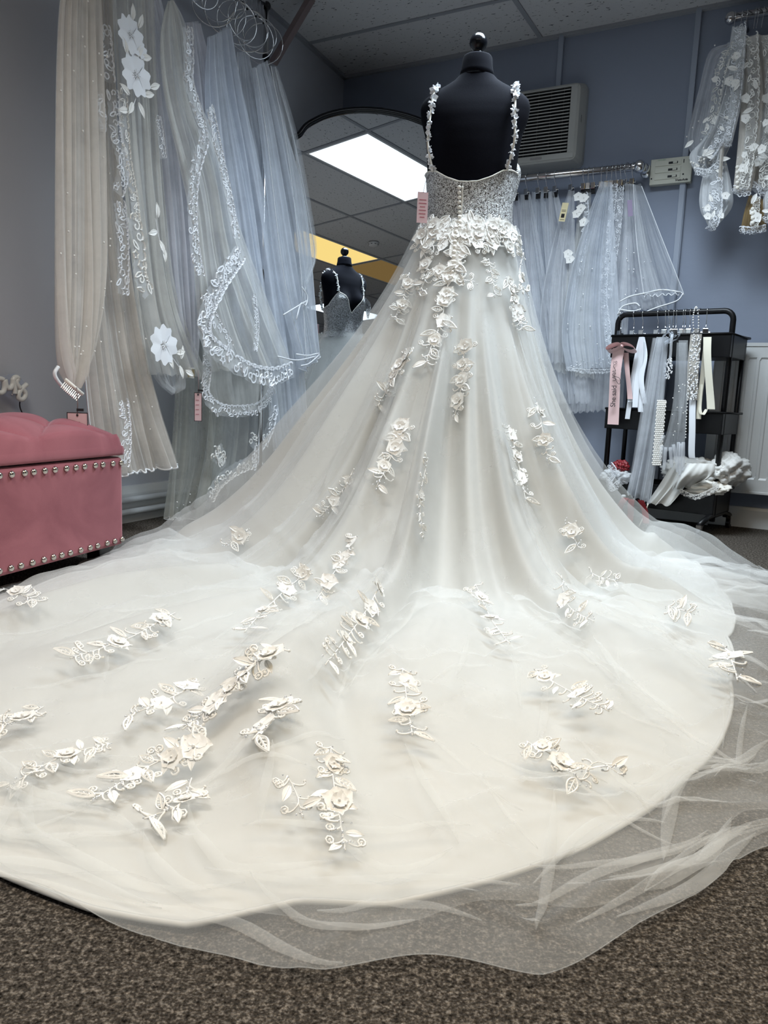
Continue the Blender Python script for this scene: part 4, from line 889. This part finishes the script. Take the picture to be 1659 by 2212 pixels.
# white tulle sash with a pearl band
e = empty('tulle_belt'); tag(e, 'long white tulle sash with a pearl band in the middle of the trolley', 'sash')
drape('tulle', [(1418,728),(1402,800),(1372,980),(1352,1066)], [(1444,728),(1436,850),(1424,960),(1404,1090)], pT(.15), NT, T['cool'], e, 8, .016, seed=201, nu=70, nv=40)
drape('back_layer', [(1410,730),(1398,800),(1372,960),(1358,1050)], [(1440,730),(1432,850),(1420,960),(1400,1080)], pT(.13), NT, T['white'], e, 6, .012, seed=202, nu=50, nv=36)
pm = MB().ball((0, 0, 0), .0034, 8).mesh('pearl', M['pearl'], True)
band = strip([(1430,865),(1426,920),(1418,1005)], pT(.155), .040, M['ivory'], e, 'pearl_band', n=20)
pm2 = MB().ball((0, 0, 0), .0046, 8).mesh('pearl', M['pearl'], True)
for i in range(34):
    for j in range(5):
        t_ = i/33; x = 1430-12*t_-9+(j+.5*(i % 2))*3.9; ob('pearl', pm2, band, pT(.172)(x, 866+138*t_))
b = MB(); b.tube([pT(.14)(p[0], p[1]) for p in spline([(1400,1088,0),(1393,1110,0),(1380,1138,0)], 10)], .003, 5); b.build('ribbon_tail', M['satc'], e, True)
# gloves
def glove(label, pts_l, pts_r, fx, off, seed):
    e = empty('tulle_glove'); tag(e, label, 'glove', 'sheer gloves on the trolley'); o, P = drape('glove', pts_l, pts_r, pT(off), NT, T['sheer'], e, 3, .01, seed=seed, nu=40, nv=40)
    drape('back_layer', pts_l, pts_r, pT(off-.012), NT, T['sheer'], e, 3, .008, seed=seed+1, nu=30, nv=30)
    for k, (x0_, y0_, x1_, y1_) in enumerate(fx):
        b = MB(); A, B = pT(off)(x0_, y0_), pT(off)(x1_, y1_); b.tube([A, A*.6+B*.4, A*.15+B*.85, B], [.0075, .0085, .0078, .003], 8); b.build('finger', T['white'], e, True)
    pearls(P, 7, .003, M['pearl'], e, 'pearl', seed, (.3, .8), off=NT*.01); return e
glove('sheer tulle glove with spread fingers dangling left of the beaded sash', [(1462,740),(1455,860),(1442,930),(1428,970)], [(1482,740),(1480,850),(1468,920),(1462,975)], [(1430,962,1427,998),(1438,966,1434,1014),(1448,966,1451,1010),(1455,960,1460,998),(1434,940,1426,962)], .17, 301)
glove('sheer tulle glove hanging straight against the beaded sash', [(1466,735),(1466,860),(1464,960)], [(1486,735),(1484,870),(1478,970)], [(1466,955,1462,1020),(1471,958,1468,1026),(1476,955,1475,1016)], .18, 311)
b = empty('tulle_scrunch'); tag(b, 'small crumpled white tulle bow clipped above the gloves', 'bow')
for k in range(7):
    a = k*.9; c0 = pT(.17)(1448+8*math.cos(a), 725+9*math.sin(a)); rows = []
    for t in np.linspace(0, 6.28, 14): q = c0 + TLg*.022*math.cos(t)*(1+.3*math.sin(2*t+k)) + up*.020*math.sin(t+k); rows.append([q - NT*.012, q + NT*.016*math.sin(3*t+k)])
    m_ = MB(); m_.grid(rows); m_.build('loop', T['cool'], b, True)
# crystal sash with pearls
e = empty('beaded_belt'); tag(e, 'silver crystal beaded sash with pearl loop on the trolley bar', 'sash')
bs = strip([(1504,722),(1499,780),(1496,820),(1494,864)], pT(.155), .048, M['crys'], e, 'beaded_panel', n=24)
cr_m = MB().ball((0, 0, 0), .0042, 6).mesh('crystal', M['bead'], True); rg = np.random.default_rng(4)
for k in range(170):
    t_ = rg.random(); ob('crystal', cr_m, bs, pT(.162)(1504-10*t_+rg.uniform(-11, 11), 722+142*t_))
strip([(1496,864),(1496,930),(1494,985),(1500,992)], pT(.15), .028, M['satw'], e, 'ribbon_tail')
for x0_, pth in ((0, [(1499,716),(1497,690),(1500,670),(1505,664),(1509,690),(1508,716)]), (1, [(1490,800),(1486,850),(1483,900),(1481,945)])):
    for p in spline([(x, y, 0) for x, y in pth], 22): ob('pearl', pm, e, pT(.165 if x0_ else .13)(p[0], p[1]))
e = empty('beaded_motif'); tag(e, 'small rose-silver beaded motif hanging behind the gloves', 'hair piece')
for k in range(60):
    t_ = rg.random(); w_ = 9*math.sin(math.pi*(.15+.7*t_)); ob('crystal', cr_m, e, pT(.14)(1446-4*t_+rg.uniform(-w_, w_), 774+46*t_))
strip([(1452,722),(1450,750),(1446,776)], pT(.138), .012, M['satw'], e, 'ribbon')
# cream ribbon
e = empty('ribbon_belt'); tag(e, 'cream satin ribbon belt at the right end of the trolley bar', 'belt')
strip([(1528,728),(1529,770),(1532,830),(1535,884)], pT(.15), .034, M['satc'], e, twist=.25); strip([(1526,730),(1518,800),(1512,860),(1510,905)], pT(.13), .02, M['satc'], e, twist=.5, seed=3); strip([(1514,830),(1512,880),(1518,896),(1526,884)], pT(.14), .014, M['satc'], e, seed=5)
# clips on the bar
CLT = clip_parts(.085, .0125, True, 1.45)
BARP = lambda px: TC + TLg*float(np.clip((onpl(px, 676, TD, dT-.05)-TC)@TLg, -.25, .25)) + TD*yb + up*ZB
for k, px in enumerate((1344, 1372, 1391, 1424, 1440, 1449, 1457, 1463, 1478, 1483, 1493, 1512, 1528)):
    hanger(CLT, BARP(px), TROT+RNG.normal(0, .2), 'chrome clip hanger, %s from the left on the trolley bar' % ('first second third fourth fifth sixth seventh eighth ninth tenth eleventh twelfth thirteenth'.split()[k]), 'clip hangers on the trolley')
# things heaped on the bottom tier
def crumple(name, C, rad, m, seed, parent=None, amp=.42, n=44, zmin=.005):
    rg = np.random.default_rng(seed); K = rg.normal(0, 3.2, (9, 3)); ph = rg.uniform(0, 6.28, 9); rows = []
    for i in range(n+1):
        th = math.pi*i/n; row = []
        for j in range(2*n):
            a = 2*math.pi*j/(2*n); d = np.array([math.sin(th)*math.cos(a), math.sin(th)*math.sin(a), math.cos(th)]); f = sum(abs(math.sin(K[k]@d*(1+.25*k)+ph[k]))/(1.3+.4*k) for k in range(9))/3.4
            q = d*(1-amp+amp*2.2*f); q = TLg*q[0]*rad[0] + TD*q[1]*rad[1] + up*q[2]*rad[2]; q = q + C; q[2] = max(q[2], zmin); row.append(q)
        rows.append(row)
    b = MB(); b.grid(rows, True); return b.build(name, m, parent, True)
c_ = lambda x, y, off: pT(off)(x, y)
e = empty('satin_jacket'); tag(e, 'folded ivory satin garment spilling over the front of the bottom tier', 'garment')
drape('satin_panel', [(1455,1000),(1425,1045),(1394,1088)], [(1500,1000),(1482,1050),(1452,1092)], pT(.12), NT, M['satin'], e, 3, .02, seed=401, nu=50, nv=30)
drape('satin_fold', [(1482,1000),(1462,1030),(1452,1056)], [(1545,1002),(1540,1026),(1500,1050)], pT(.14), NT, M['satin'], e, 3, .025, seed=402, nu=50, nv=30, belly=.03)
crumple('bundle', c_(1500, 1018, .02), (.12, .07, .05), M['satin'], 41, e)
e = empty('lace_garment'); tag(e, 'cream lace trimmed garment lying beneath the satin one', 'garment')
crumple('bundle', c_(1520, 1052, .06), (.085, .05, .03), M['ivory'], 43, e); lace_strip('lace_trim', [(1470,1062),(1500,1075),(1525,1068),(1548,1055),(1545,1040)], pT(.14), NT, .022, M['lace'], e, seed=9, dens=1.6)
e = crumple('satin_skirt_piece', c_(1572, 1015, -.06), (.07, .12, .065), M['satin'], 45, zmin=.12); tag(e, 'ivory satin cloth bulging out behind the trolley posts by the radiator', 'garment')
M['red'] = mat('dark_red_satin', (.22, .012, .018), .45)
e = crumple('red_garter', c_(1340, 1008, .06), (.035, .03, .025), M['red'], 47); tag(e, 'small dark red satin garter on the left of the bottom tier', 'garter')
e = empty('lace_garter'); tag(e, 'white ruffled lace garter below the red one at the trolley edge', 'garter')
crumple('ruffle', c_(1332, 1030, .08), (.06, .04, .03), T['lace'], 48, e, .4); lace_strip('lace_trim', [(1318,1005),(1326,1020),(1316,1040),(1322,1056),(1345,1040)], pT(.13), NT, .03, M['whitelace'], e, seed=12, dens=1.8)
e = empty('red_ribbon'); tag(e, 'dark red ribbons trailing below the bottom tier of the trolley', 'ribbon')
for k, pth in enumerate(([(1352,1075),(1342,1090),(1330,1115)], [(1365,1078),(1362,1105),(1358,1135)], [(1385,1080),(1392,1105),(1396,1130)])): strip(pth, pT(.15), .03, M['red'], e, seed=k)
M['skin'] = mat('pale_peach_box', (.62, .45, .40), .6)
e = ob('gift_box', MB().box((-.05, -.03, 0), (.05, .03, .05), .002).mesh('gift_box', M['skin']), None, TC+TLg*.16+TD*.05+up*.455, TROT); tag(e, 'pale peach box standing in the middle tier of the trolley', 'box')
e = empty('ring_light_cap', c_(1347, 1076, .11)); MB().lathe([(.001, 0), (.011, 0), (.011, .012), (.008, .016), (.001, .016)], 14).build('cap', M['white_gloss'], e, True); tag(e, 'small round white cap low at the left of the bottom tier', 'cap')
# ------------------------------------------------------------------ chrome garment rail with long veils along the left wall
pL = lambda r: (lambda x, y: onL(x, y, r))
PT_ = onL(576, 14, .265); PR_ = PT_[2]; sR = TL@PT_
gr = empty('garment_rail', WL(.265, sR, 0), ROTL); tag(gr, 'tall chrome garment rail holding the long veils along the left wall', 'clothes rail')
MB().tube([(-1.75, 0, PR_), (0, 0, PR_)], .0125, 14).build('top_bar', M['chrome'], gr, True)
for x in (0, -1.75):
    MB().tube([(x, 0, .02), (x, 0, PR_+.004)], .0115, 14).build('upright', M['chrome'], gr, True)
    MB().tube([(x, -.16, .02), (x, .16, .02)], .012, 10).build('foot', M['chrome'], gr, True)
    MB().lathe([(.0118, -.008), (.015, -.006), (.015, .006), (.0118, .008)], 14).build('collar', M['black_metal'], gr, True, loc=(x, 0, PR_-.20))
    MB().ball((x, 0, PR_+.002), .0185, 12).build('corner_joint', M['black_metal'], gr, True)
# wire ring hangers
def ring_parts(rad=.055, drop=.07, rr=.0125):
    h = MB(); pts = [(0, -rr*1.3*math.cos(a), rr*1.3*math.sin(a)) for a in np.linspace(-.5, math.pi, 8)][::-1] + [(0, -rr, -rr*1.5), (0, 0, -rr*3), (0, 0, -drop)]; h.tube(pts, .0018, 5); hm = h.mesh('hook', M['chrome'], True)
    r_ = MB(); r_.tube([(rad*math.sin(a), .12*rad*math.sin(a), -drop-rad+rad*math.cos(a)) for a in np.linspace(0, 2*math.pi, 25)], .0023, 5); rm = r_.mesh('ring', M['chrome'], True)
    k = MB(); k.ball((0, 0, -drop), .005, 8); return hm, rm, k.mesh('swivel', M['black_metal'], True)
RP = [ring_parts(.055, .05), ring_parts(.070, .065), ring_parts(.082, .075)]
WORD = 'first second third fourth fifth sixth seventh eighth ninth tenth eleventh twelfth thirteenth fourteenth fifteenth sixteenth'.split()
for k, (px, q) in enumerate(((402,0),(412,1),(424,0),(437,1),(447,0),(462,2),(474,1),(487,2),(500,0),(512,2),(524,1),(534,2),(544,1),(553,2),(562,1),(570,2))):
    s_ = TL@onL(px, 12, .265); e = empty('ring_hanger', WL(.265, s_, PR_), ROTL-1.0+RNG.normal(0, .35)); hm, rm, km = RP[q]; ob('hook', hm, e); ob('ring', rm, e); ob('swivel', km, e)
    tag(e, 'chrome wire ring hanger, %s from the left on the garment rail' % WORD[k], 'hanger', 'ring hangers on the garment rail')

LV = [ # label, left, right, depth, tulle, folds, amp
 ('cream pearl dotted veil looped up into a comb, furthest left', [(140,-90),(124,60),(119,300),(121,600),(130,750),(150,830)], [(215,-90),(222,100),(229,400),(230,600),(208,750),(170,838)], .33, 'cream', 11, .026),
 ('long cream veil with ribbon hem ending behind the ottoman', [(150,-90),(160,200),(170,600),(185,850),(205,1035)], [(240,-90),(246,150),(258,400),(296,700),(338,880),(378,1006)], .25, 'cream', 17, .028),
 ('ivory veil with large white flowers near the wall', [(238,-60),(250,150),(268,400),(295,650),(318,805)], [(330,-60),(338,200),(352,450),(376,650),(440,818)], .29, 'ivory', 12, .024),
 ('plain bluish white veil ending in the hair comb', [(316,0),(335,200),(360,450),(378,650),(404,792)], [(350,0),(396,200),(420,450),(428,650),(422,796)], .27, 'lil', 12, .022),
 ('ivory veil with scalloped lace edge and pointed top', [(362,2),(344,80),(352,200),(385,350),(412,480),(425,640),(440,740),(460,800)], [(376,2),(402,60),(425,200),(480,330),(515,480),(575,640),(634,792)], .33, 'ivory', 14, .026),
 ('plain pale veil hanging behind the lace edged one', [(400,48),(398,150),(420,400),(470,770)], [(432,52),(462,200),(495,500),(560,780)], .26, 'lil', 12, .022),
 ('glittering pale blue veil below the wire rings', [(446,82),(444,200),(462,450),(500,800)], [(500,60),(522,180),(575,420),(632,800)], .28, 'glit', 15, .026),
 ('pale veil between the glitter veil and the rail post', [(512,112),(520,300),(548,600),(592,975)], [(536,116),(566,250),(630,500),(664,940)], .24, 'cool', 12, .022),
 ('cool white veil under the rail post with ribbon hem', [(546,148),(565,300),(600,600),(650,800)], [(578,130),(615,260),(662,450),(690,770)], .30, 'cool', 11, .024),
 ('sheer ribbon edged veil furthest right beside the mirror', [(586,142),(622,330),(648,560),(662,780)], [(600,150),(643,300),(676,480),(684,560),(660,640),(688,768)], .33, 'sheer', 6, .02),
 ('long grey green tulle veil reaching the carpet', [(390,620),(378,850),(366,1000),(352,1118)], [(452,620),(478,850),(482,1000),(444,1128)], .17, 'sage', 12, .024),
 ('long embroidered veil pooling behind the train', [(455,740),(448,930),(430,1050),(420,1098)], [(604,760),(612,930),(604,1030),(590,1096)], .20, 'smoke', 12, .024),
 ('shorter lace bordered veil hanging under the scalloped one', [(440,740),(436,820),(452,880),(475,896)], [(582,760),(586,820),(580,860),(560,886)], .26, 'ivory', 9, .02),
 ('soft grey tulle puff hanging above the price tag', [(330,760),(328,800),(345,828),(372,850)], [(392,770),(404,800),(400,826),(380,846)], .30, 'sheer', 7, .02)]
def flat_flower(name, m):
    b = MB()
    for k in range(5):
        a = 2*math.pi*k/5; n = 12; V = [(.05*math.cos(a), .05*math.sin(a), .008*k)]
        for i in range(n+1):
            t = -1.15+2.3*i/n; rr = .50*(1-.10*math.cos(7*t)-.16*t*t); V.append((rr*math.cos(a+t*.72), rr*math.sin(a+t*.72), .008*k+.012*math.cos(3*t)))
        b.add(V, [(0, i, i+1) for i in range(1, n+1)])
    for k in range(9):
        a = 2*math.pi*k/9; b.tube([(.02*math.cos(a), .02*math.sin(a), .05), (.12*math.cos(a), .12*math.sin(a), .055)], .010, 4)
    return b.mesh(name, m)
BFL = flat_flower('lace_flower', M['whitelace'])
for i, (lb, Lp, Rp, r_, tm_, nf, am) in enumerate(LV):
    v = empty('veil'); tag(v, lb, 'veil', 'long veils on the garment rail')
    o, P = drape('tulle', Lp, Rp, pL(r_), NLI, T[tm_], v, nf, am, seed=500+i, nu=130, nv=60)
    o2, P2 = drape('back_layer', [(x+4, y+1) for x, y in Lp], [(x-3, y-7) for x, y in Rp], pL(r_-.045), NLI, T[tm_], v, nf*.75, am*.8, seed=530+i, nu=90, nv=50)
    off = NLI*.02
    if i == 0: pearls(P, 36, .0034, M['pearl'], v, 'pearl', 1, (.1, .95), off=off)
    if i == 1:
        pearls(P, 22, .0034, M['pearl'], v, 'pearl', 2, (.1, .9), (.3, 1), off=off); hem_ribbon(P, M['ribbon'], v, r=.004); hem_ribbon(P2, M['ribbon'], v, 'ribbon_edge', r=.003, both=False)
        for j, pth in enumerate(([(222,60),(226,110),(232,180)], [(206,210),(212,250),(210,280)], [(240,200),(246,290),(262,360),(250,420)], [(255,440),(262,520),(262,640)], [(262,870),(268,940),(264,1010)])): lace_strip('feather_trim', pth, pL(r_+.05), NLI, .05, M['whitelace'], v, seed=40+j, dens=1.4)
    if i == 2:
        for (px, sz, dr) in (((278,76), .115, 0), ((290,162), .13, 1), ((350,745), .14, 2), ((301,108), .055, 1)): motif('lace_flower', BFL, px, pL(r_+.05), NLI, sz, (.3, .2, 1), v)
        for px, a in (((283,44),90), ((296,60),70), ((272,118),120), ((292,122),60), ((302,125),20), ((277,205),160), ((308,205),20), ((322,190),30), ((296,222),-60), ((284,222),-120), ((273,238),200), ((338,470),100), ((336,500),200), ((342,520),-60), ((350,535),-80), ((360,770),-60), ((378,762),10), ((385,790),-70), ((398,800),-20), ((388,775),80)):
            dv = TL*math.cos(R(a)) + np.array([0, 0, 1])*math.sin(R(a)); motif('leaf', LFM[2], px, pL(r_+.05), NLI, .05, dv, v)
        b = MB()
        for pth in ([(284,40),(288,80),(294,120),(292,165),(296,200),(284,240)], [(336,470),(342,510),(350,540)], [(350,745),(370,770),(392,800)]): b.tube([onL(p[0], p[1], r_+.05) for p in spline([(x, y, 0) for x, y in pth], 16)], .002, 4)
        b.build('vine', M['whitelace'], v, True)
        lace_strip('lace_trim', [(262,200),(270,330),(285,420),(292,480)], pL(r_+.04), NLI, .035, M['lace'], v, seed=61); lace_strip('lace_trim', [(285,470),(296,540),(300,600),(320,640)], pL(r_+.04), NLI, .06, M['lace'], v, seed=62)
    if i == 3:
        lace_strip('lace_trim', [(338,255),(345,300),(350,345)], pL(r_+.04), NLI, .03, M['whitelace'], v, seed=63)
        cmb = empty('hair_comb', onL(413, 796, r_+.04), ROTL+.25); tag(cmb, 'gold toothed hair comb at the end of the plain veil', 'hair comb'); M['gold'] = mat('gold_wire', (.6, .5, .3), .3, 1.0)
        MB().tube([(-.03, 0, 0), (.03, 0, 0)], .004, 6).build('spine', M['ivory'], cmb, True)
        tm2 = MB().tube([(0, 0, 0), (0, 0, -.034)], .0013, 4).mesh('tooth', M['gold'])
        for k in range(13): ob('tooth', tm2, cmb, (-.028+.0047*k, 0, 0))
    if i == 4:
        for j, (pth, w_) in enumerate((([(402,62),(404,130),(402,170),(415,215),(430,262),(438,300)], .05), ([(438,300),(418,370),(412,450),(418,540),(430,600)], .05), ([(450,235),(470,330),(492,430),(508,520)], .045), ([(515,545),(490,580),(460,630),(438,690),(445,740),(485,775),(540,808),(590,815),(640,798)], .075), ([(508,560),(480,600),(462,640)], .06), ([(440,640),(455,680),(500,760)], .05), ([(545,640),(552,700),(548,760)], .03))): lace_strip('lace_trim', pth, pL(r_+.045), NLI, w_, M['whitelace'], v, seed=80+j, dens=1.5)
    if i == 12: lace_strip('lace_trim', [(442,745),(444,800),(440,850),(470,885),(520,890),(560,880),(585,845),(580,800)], pL(r_+.05), NLI, .05, M['whitelace'], v, seed=95, dens=1.4)
    if i == 11:
        for j, pth in enumerate(([(590,880),(578,930),(555,970),(545,1020)], [(560,990),(510,1010),(470,1040),(450,1075)], [(460,980),(480,1000),(470,960)], [(540,950),(560,965),(575,945)])): lace_strip('lace_trim', pth, pL(r_+.05), NLI, .06, M['whitelace'] if j == 0 else M['lace'], v, seed=100+j, dens=1.2)
        pearls(P, 20, .003, M['bead'], v, 'bead', 9, (.8, 1), off=off)
    if i == 10: pearls(P, 10, .004, M['bead'], v, 'bead', 5, (.85, 1), off=off); hem_ribbon(P, M['lace'], v, 'hem', r=.0016, both=False)
    if i in (7, 8, 9): hem_ribbon(P, M['ribbon'], v, r=.0024); 
    if i == 9:
        b = MB()
        for pth in ([(652,620),(664,640),(660,660),(650,655),(640,690)], [(640,765),(665,768),(690,764),(668,785),(650,790)], [(612,680),(645,660),(662,650)], [(600,770),(640,778),(682,770)]): b.tube([onL(p[0], p[1], r_+.02) for p in spline([(x, y, 0) for x, y in pth], 14)], .0035, 5)
        b.build('ribbon_edge', M['ribbon'], v, True)
# comb and loop of the left pearl veil
cmb = empty('hair_comb', onL(160, 836, .40), ROTL-.5); cmb.rotation_euler = (0, R(38), ROTL-.3); tag(cmb, 'ivory covered hair comb closing the looped pearl veil', 'hair comb')
MB().tube([(-.035, 0, 0), (.035, 0, 0)], .006, 8).build('spine', M['ivory'], cmb, True)
for k in range(11): MB().tube([(-.03+.006*k, 0, 0), (-.03+.006*k, 0, -.028)], .0013, 4).build('tooth', M['nickel'], cmb)
e = ob('hanger_loop', MB().tube([onL(p[0], p[1], .33) for p in spline([(x, y, 0) for x, y in ((126,792),(118,806),(124,822),(142,842),(160,858))], 24)], .006, 8).mesh('hanger_loop', M['ribbon'], True)); tag(e, 'white ribbon loop beside the comb of the pearl veil', 'ribbon')
for lb, px, w_, h_, pn, nm in (('pink bordered price tag showing just above the pink ottoman', (167, 891), .060, .11, .42, 0), ('narrow pink price tag hanging below the gold comb', (428, 848), .030, .110, .36, 1)):
    P = onL(px[0], px[1], pn); e = card('price_tag', P, w_, h_, ROTL-.95, M['tag'], M['ink']); tag(e, lb, 'tag')
    a = [(0, 0, -.004), (.002, -.002, .03), (.0, -.004, .075 if nm == 0 else .085)]; MB().tube(a, .0018, 5).build('string', M['batten'], e, True)
    MB().ball((0, -.002, -.008), .0035, 8).build('eyelet', M['ink'], e)
    MB().box((-.001, -.006, .004), (.018, .004, .012)).build('security_tab', M['ink'], e)
    for k in range(4): MB().box((-w_*.3, -.0016, -.03-.018*k), (w_*.12, -.0009, -.028-.018*k)).build('print_line', M['pinkink'], e)

# ------------------------------------------------------------------ pink ottoman
O0 = np.array([-.828, 2.361]); OX = np.array([.297, .955, 0]); OX /= np.linalg.norm(OX); OY = np.array([-OX[1], OX[0], 0]); OROT = math.atan2(OX[1], OX[0])   # x to the right end, y to the wall
OL, OD = 1.05, .40; dO = (OX*0 + np.array([O0[0], O0[1], 0]))@OY
oz = lambda x, y: onpl(x, y, OY, dO)[2]
zs0, zl0, zl1 = oz(266, 1176), oz(261, 984), oz(258, 944)
def velvet():
    m, nt, out = nodes('pink_velvet'); L = nt.links.new; b = N(nt, 'ShaderNodeBsdfPrincipled', Roughness=.85); tc = N(nt, 'ShaderNodeTexCoord')
    n = N(nt, 'ShaderNodeTexNoise', Scale=4.0, Detail=4.0, Distortion=1.2); L(tc.outputs['Object'], n.inputs['Vector']); cr = N(nt, 'ShaderNodeValToRGB'); e = cr.color_ramp.elements
    e[0].position = .35; e[0].color = (.25, .068, .085, 1); e[1].position = .62; e[1].color = (.36, .115, .135, 1); L(n.outputs[0], cr.inputs[0]); L(cr.outputs[0], b.inputs['Base Color'])
    b.inputs['Sheen Weight'].default_value = .5; b.inputs['Sheen Tint'].default_value = (1, .75, .8, 1); b.inputs['Specular IOR Level'].default_value = .15
    n2 = N(nt, 'ShaderNodeTexNoise', Scale=900.0); L(tc.outputs['Object'], n2.inputs['Vector']); bp = N(nt, 'ShaderNodeBump', Strength=.25, Distance=.002); L(n2.outputs[0], bp.inputs['Height']); L(bp.outputs[0], b.inputs['Normal']); L(b.outputs[0], out.inputs[0]); return m
M['velvet'] = velvet()
ot = empty('ottoman', (O0[0], O0[1], 0), OROT); tag(ot, 'pink velvet storage ottoman with buttoned lid and metal studs', 'ottoman')
MB().box((-OL, 0, zs0), (0, OD, zl0-.004), .012).build('body', M['velvet'], ot)
b = MB(); n1, n2 = 150, 70; rows = []
lift = .068
for i in range(n2+1):
    row = []
    for j in range(n1+1):
        u, v_ = j/n1, i/n2; x = -OL + OL*u; y = OD*v_
        ex, ey = min(u, 1-u)*OL, min(v_, 1-v_)*OD; ed = min(1, ex/.05)**.5*min(1, ey/.05)**.5
        edge = (1-(1-min(1, ex/.09))**2.2)*(1-(1-min(1, ey/.09))**2.2)
        p_ = x/.31 + y/.22; q_ = x/.31 - y/.22
        pil = (abs(math.sin(math.pi*p_+.5)*math.sin(math.pi*q_+.5)))**.30
        e2_ = (1-(1-min(1, ex/.17))**2)*(1-(1-min(1, ey/.17))**2); st_ = min(1, ex/.012)**.5*min(1, ey/.012)**.5
        row.append((x, y, zl0 + .03 + (zl1-zl0-.03)*st_ + lift*(.25*st_*pil + .75*e2_*(.45+.55*pil))))
    rows.append(row)
b.grid(rows)
# skirt of the lid
per = [(j, 0) for j in range(n1+1)] + [(n1, i) for i in range(1, n2+1)] + [(j, n2) for j in range(n1-1, -1, -1)] + [(0, i) for i in range(n2-1, 0, -1)]
cen = np.array([-OL/2, OD/2]); rr = []
for z, g_ in ((None, 0), (zl0+.02, .003), (zl0+.010, .003), (zl0+.002, .001), (zl0, -.01)):
    row = []
    for (j, i) in per:
        p = rows[i][j]; dx = (g_ if j == n1 else -g_ if j == 0 else 0); dy = (g_ if i == n2 else -g_ if i == 0 else 0); row.append((p[0]+dx, p[1]+dy, p[2] if z is None else min(z, p[2])))
    rr.append(row)
b.grid(rr, True); lid = b.build('lid', M['velvet'], ot, True)
bmn = MB().ball((0, 0, 0), .009, 10, .5).mesh('tuft_button', M['velvet'], True)
st_m = MB().lathe([(.0098, 0), (.0094, .0028), (.0068, .0064), (.0034, .008), (.0005, .0084)], 12).mesh('stud', M['nickel'], True)
xs_ = -.012
for row_, zz in (('top', zl0-.022), ('bottom', zs0+.018)):
    x = -.012; rg = np.random.default_rng(1 if row_ == 'top' else 2)
    while x > -OL+.01:
        o = ob('stud', st_m, ot, (x, -.001, zz)); o.rotation_euler = (R(90), 0, 0); x -= .040*rg.uniform(.8, 1.2)
for (x, y) in ((-.06, .05), (-.06, OD-.05), (-OL+.06, .05), (-OL+.06, OD-.05)): MB().box((x-.025, y-.025, 0), (x+.025, y+.025, zs0+.01), .003).build('foot', M['black_wood'], ot)
# ------------------------------------------------------------------ neon word sign on the left wall
M['acryl'] = mat('clear_acrylic', (.55, .6, .72), .1, spec=.6); M['acryl'] = tulle('clear_acrylic_sheet', (.5, .56, .72), .22, var=.05)
M['neon'] = mat('unlit_neon_tube', (.66, .66, .62), .3, spec=.5)
e = empty('neon_sign'); tag(e, 'unlit white neon word sign on the left wall above the ottoman', 'neon sign')
zn = lambda x, y: (x/5.925, 780+y/5.925)
b = MB(); rim = [(-260,190),(20,185),(60,195),(110,165),(180,160),(250,190),(300,260),(350,300),(345,430),(320,495),(240,505),(195,440),(120,470),(60,440),(-260,440)]
F_ = [onL(*zn(*p), .035) for p in rim]; B_ = [onL(*zn(*p), .029) for p in rim]; k = len(rim)
b.add(F_+B_, [tuple(range(k))[::-1], tuple(range(k, 2*k))] + [(i, (i+1) % k, (i+1) % k+k, i+k) for i in range(k)]); b.build('backing_sheet', M['acryl'], e)
for pth in ([(45,240),(5,225),(-50,240),(-75,320),(-50,395),(5,408),(45,385),(58,320),(45,240)], [(62,235),(75,300),(95,345),(130,345),(160,300),(165,225)], [(165,225),(178,300),(188,370),(190,418)], [(170,245),(185,212),(215,208),(232,225),(205,262),(225,310),(255,350)], [(342,296),(310,325),(275,360),(240,410),(235,465),(262,490),(300,480),(325,430),(312,385),(270,345)], [(-120,240),(-110,330),(-70,400)]):
    MB().tube([onL(*zn(p[0], p[1]), .045) for p in spline([(x, y, 0) for x, y in pth], 30)], .0085, 8).build('neon_tube', M['neon'], e, True)
MB().tube([onL(*zn(p[0], p[1]), .02) for p in spline([(x, y, 0) for x, y in ((258,500),(252,560),(265,620),(300,690))], 16)], .0022, 5).build('cable', M['ink'], e, True)
for p in ((225,250),(155,430),(247,360)): MB().ball(onL(*zn(*p), .04), .004, 8).build('fixing', M['chrome'], e, True)
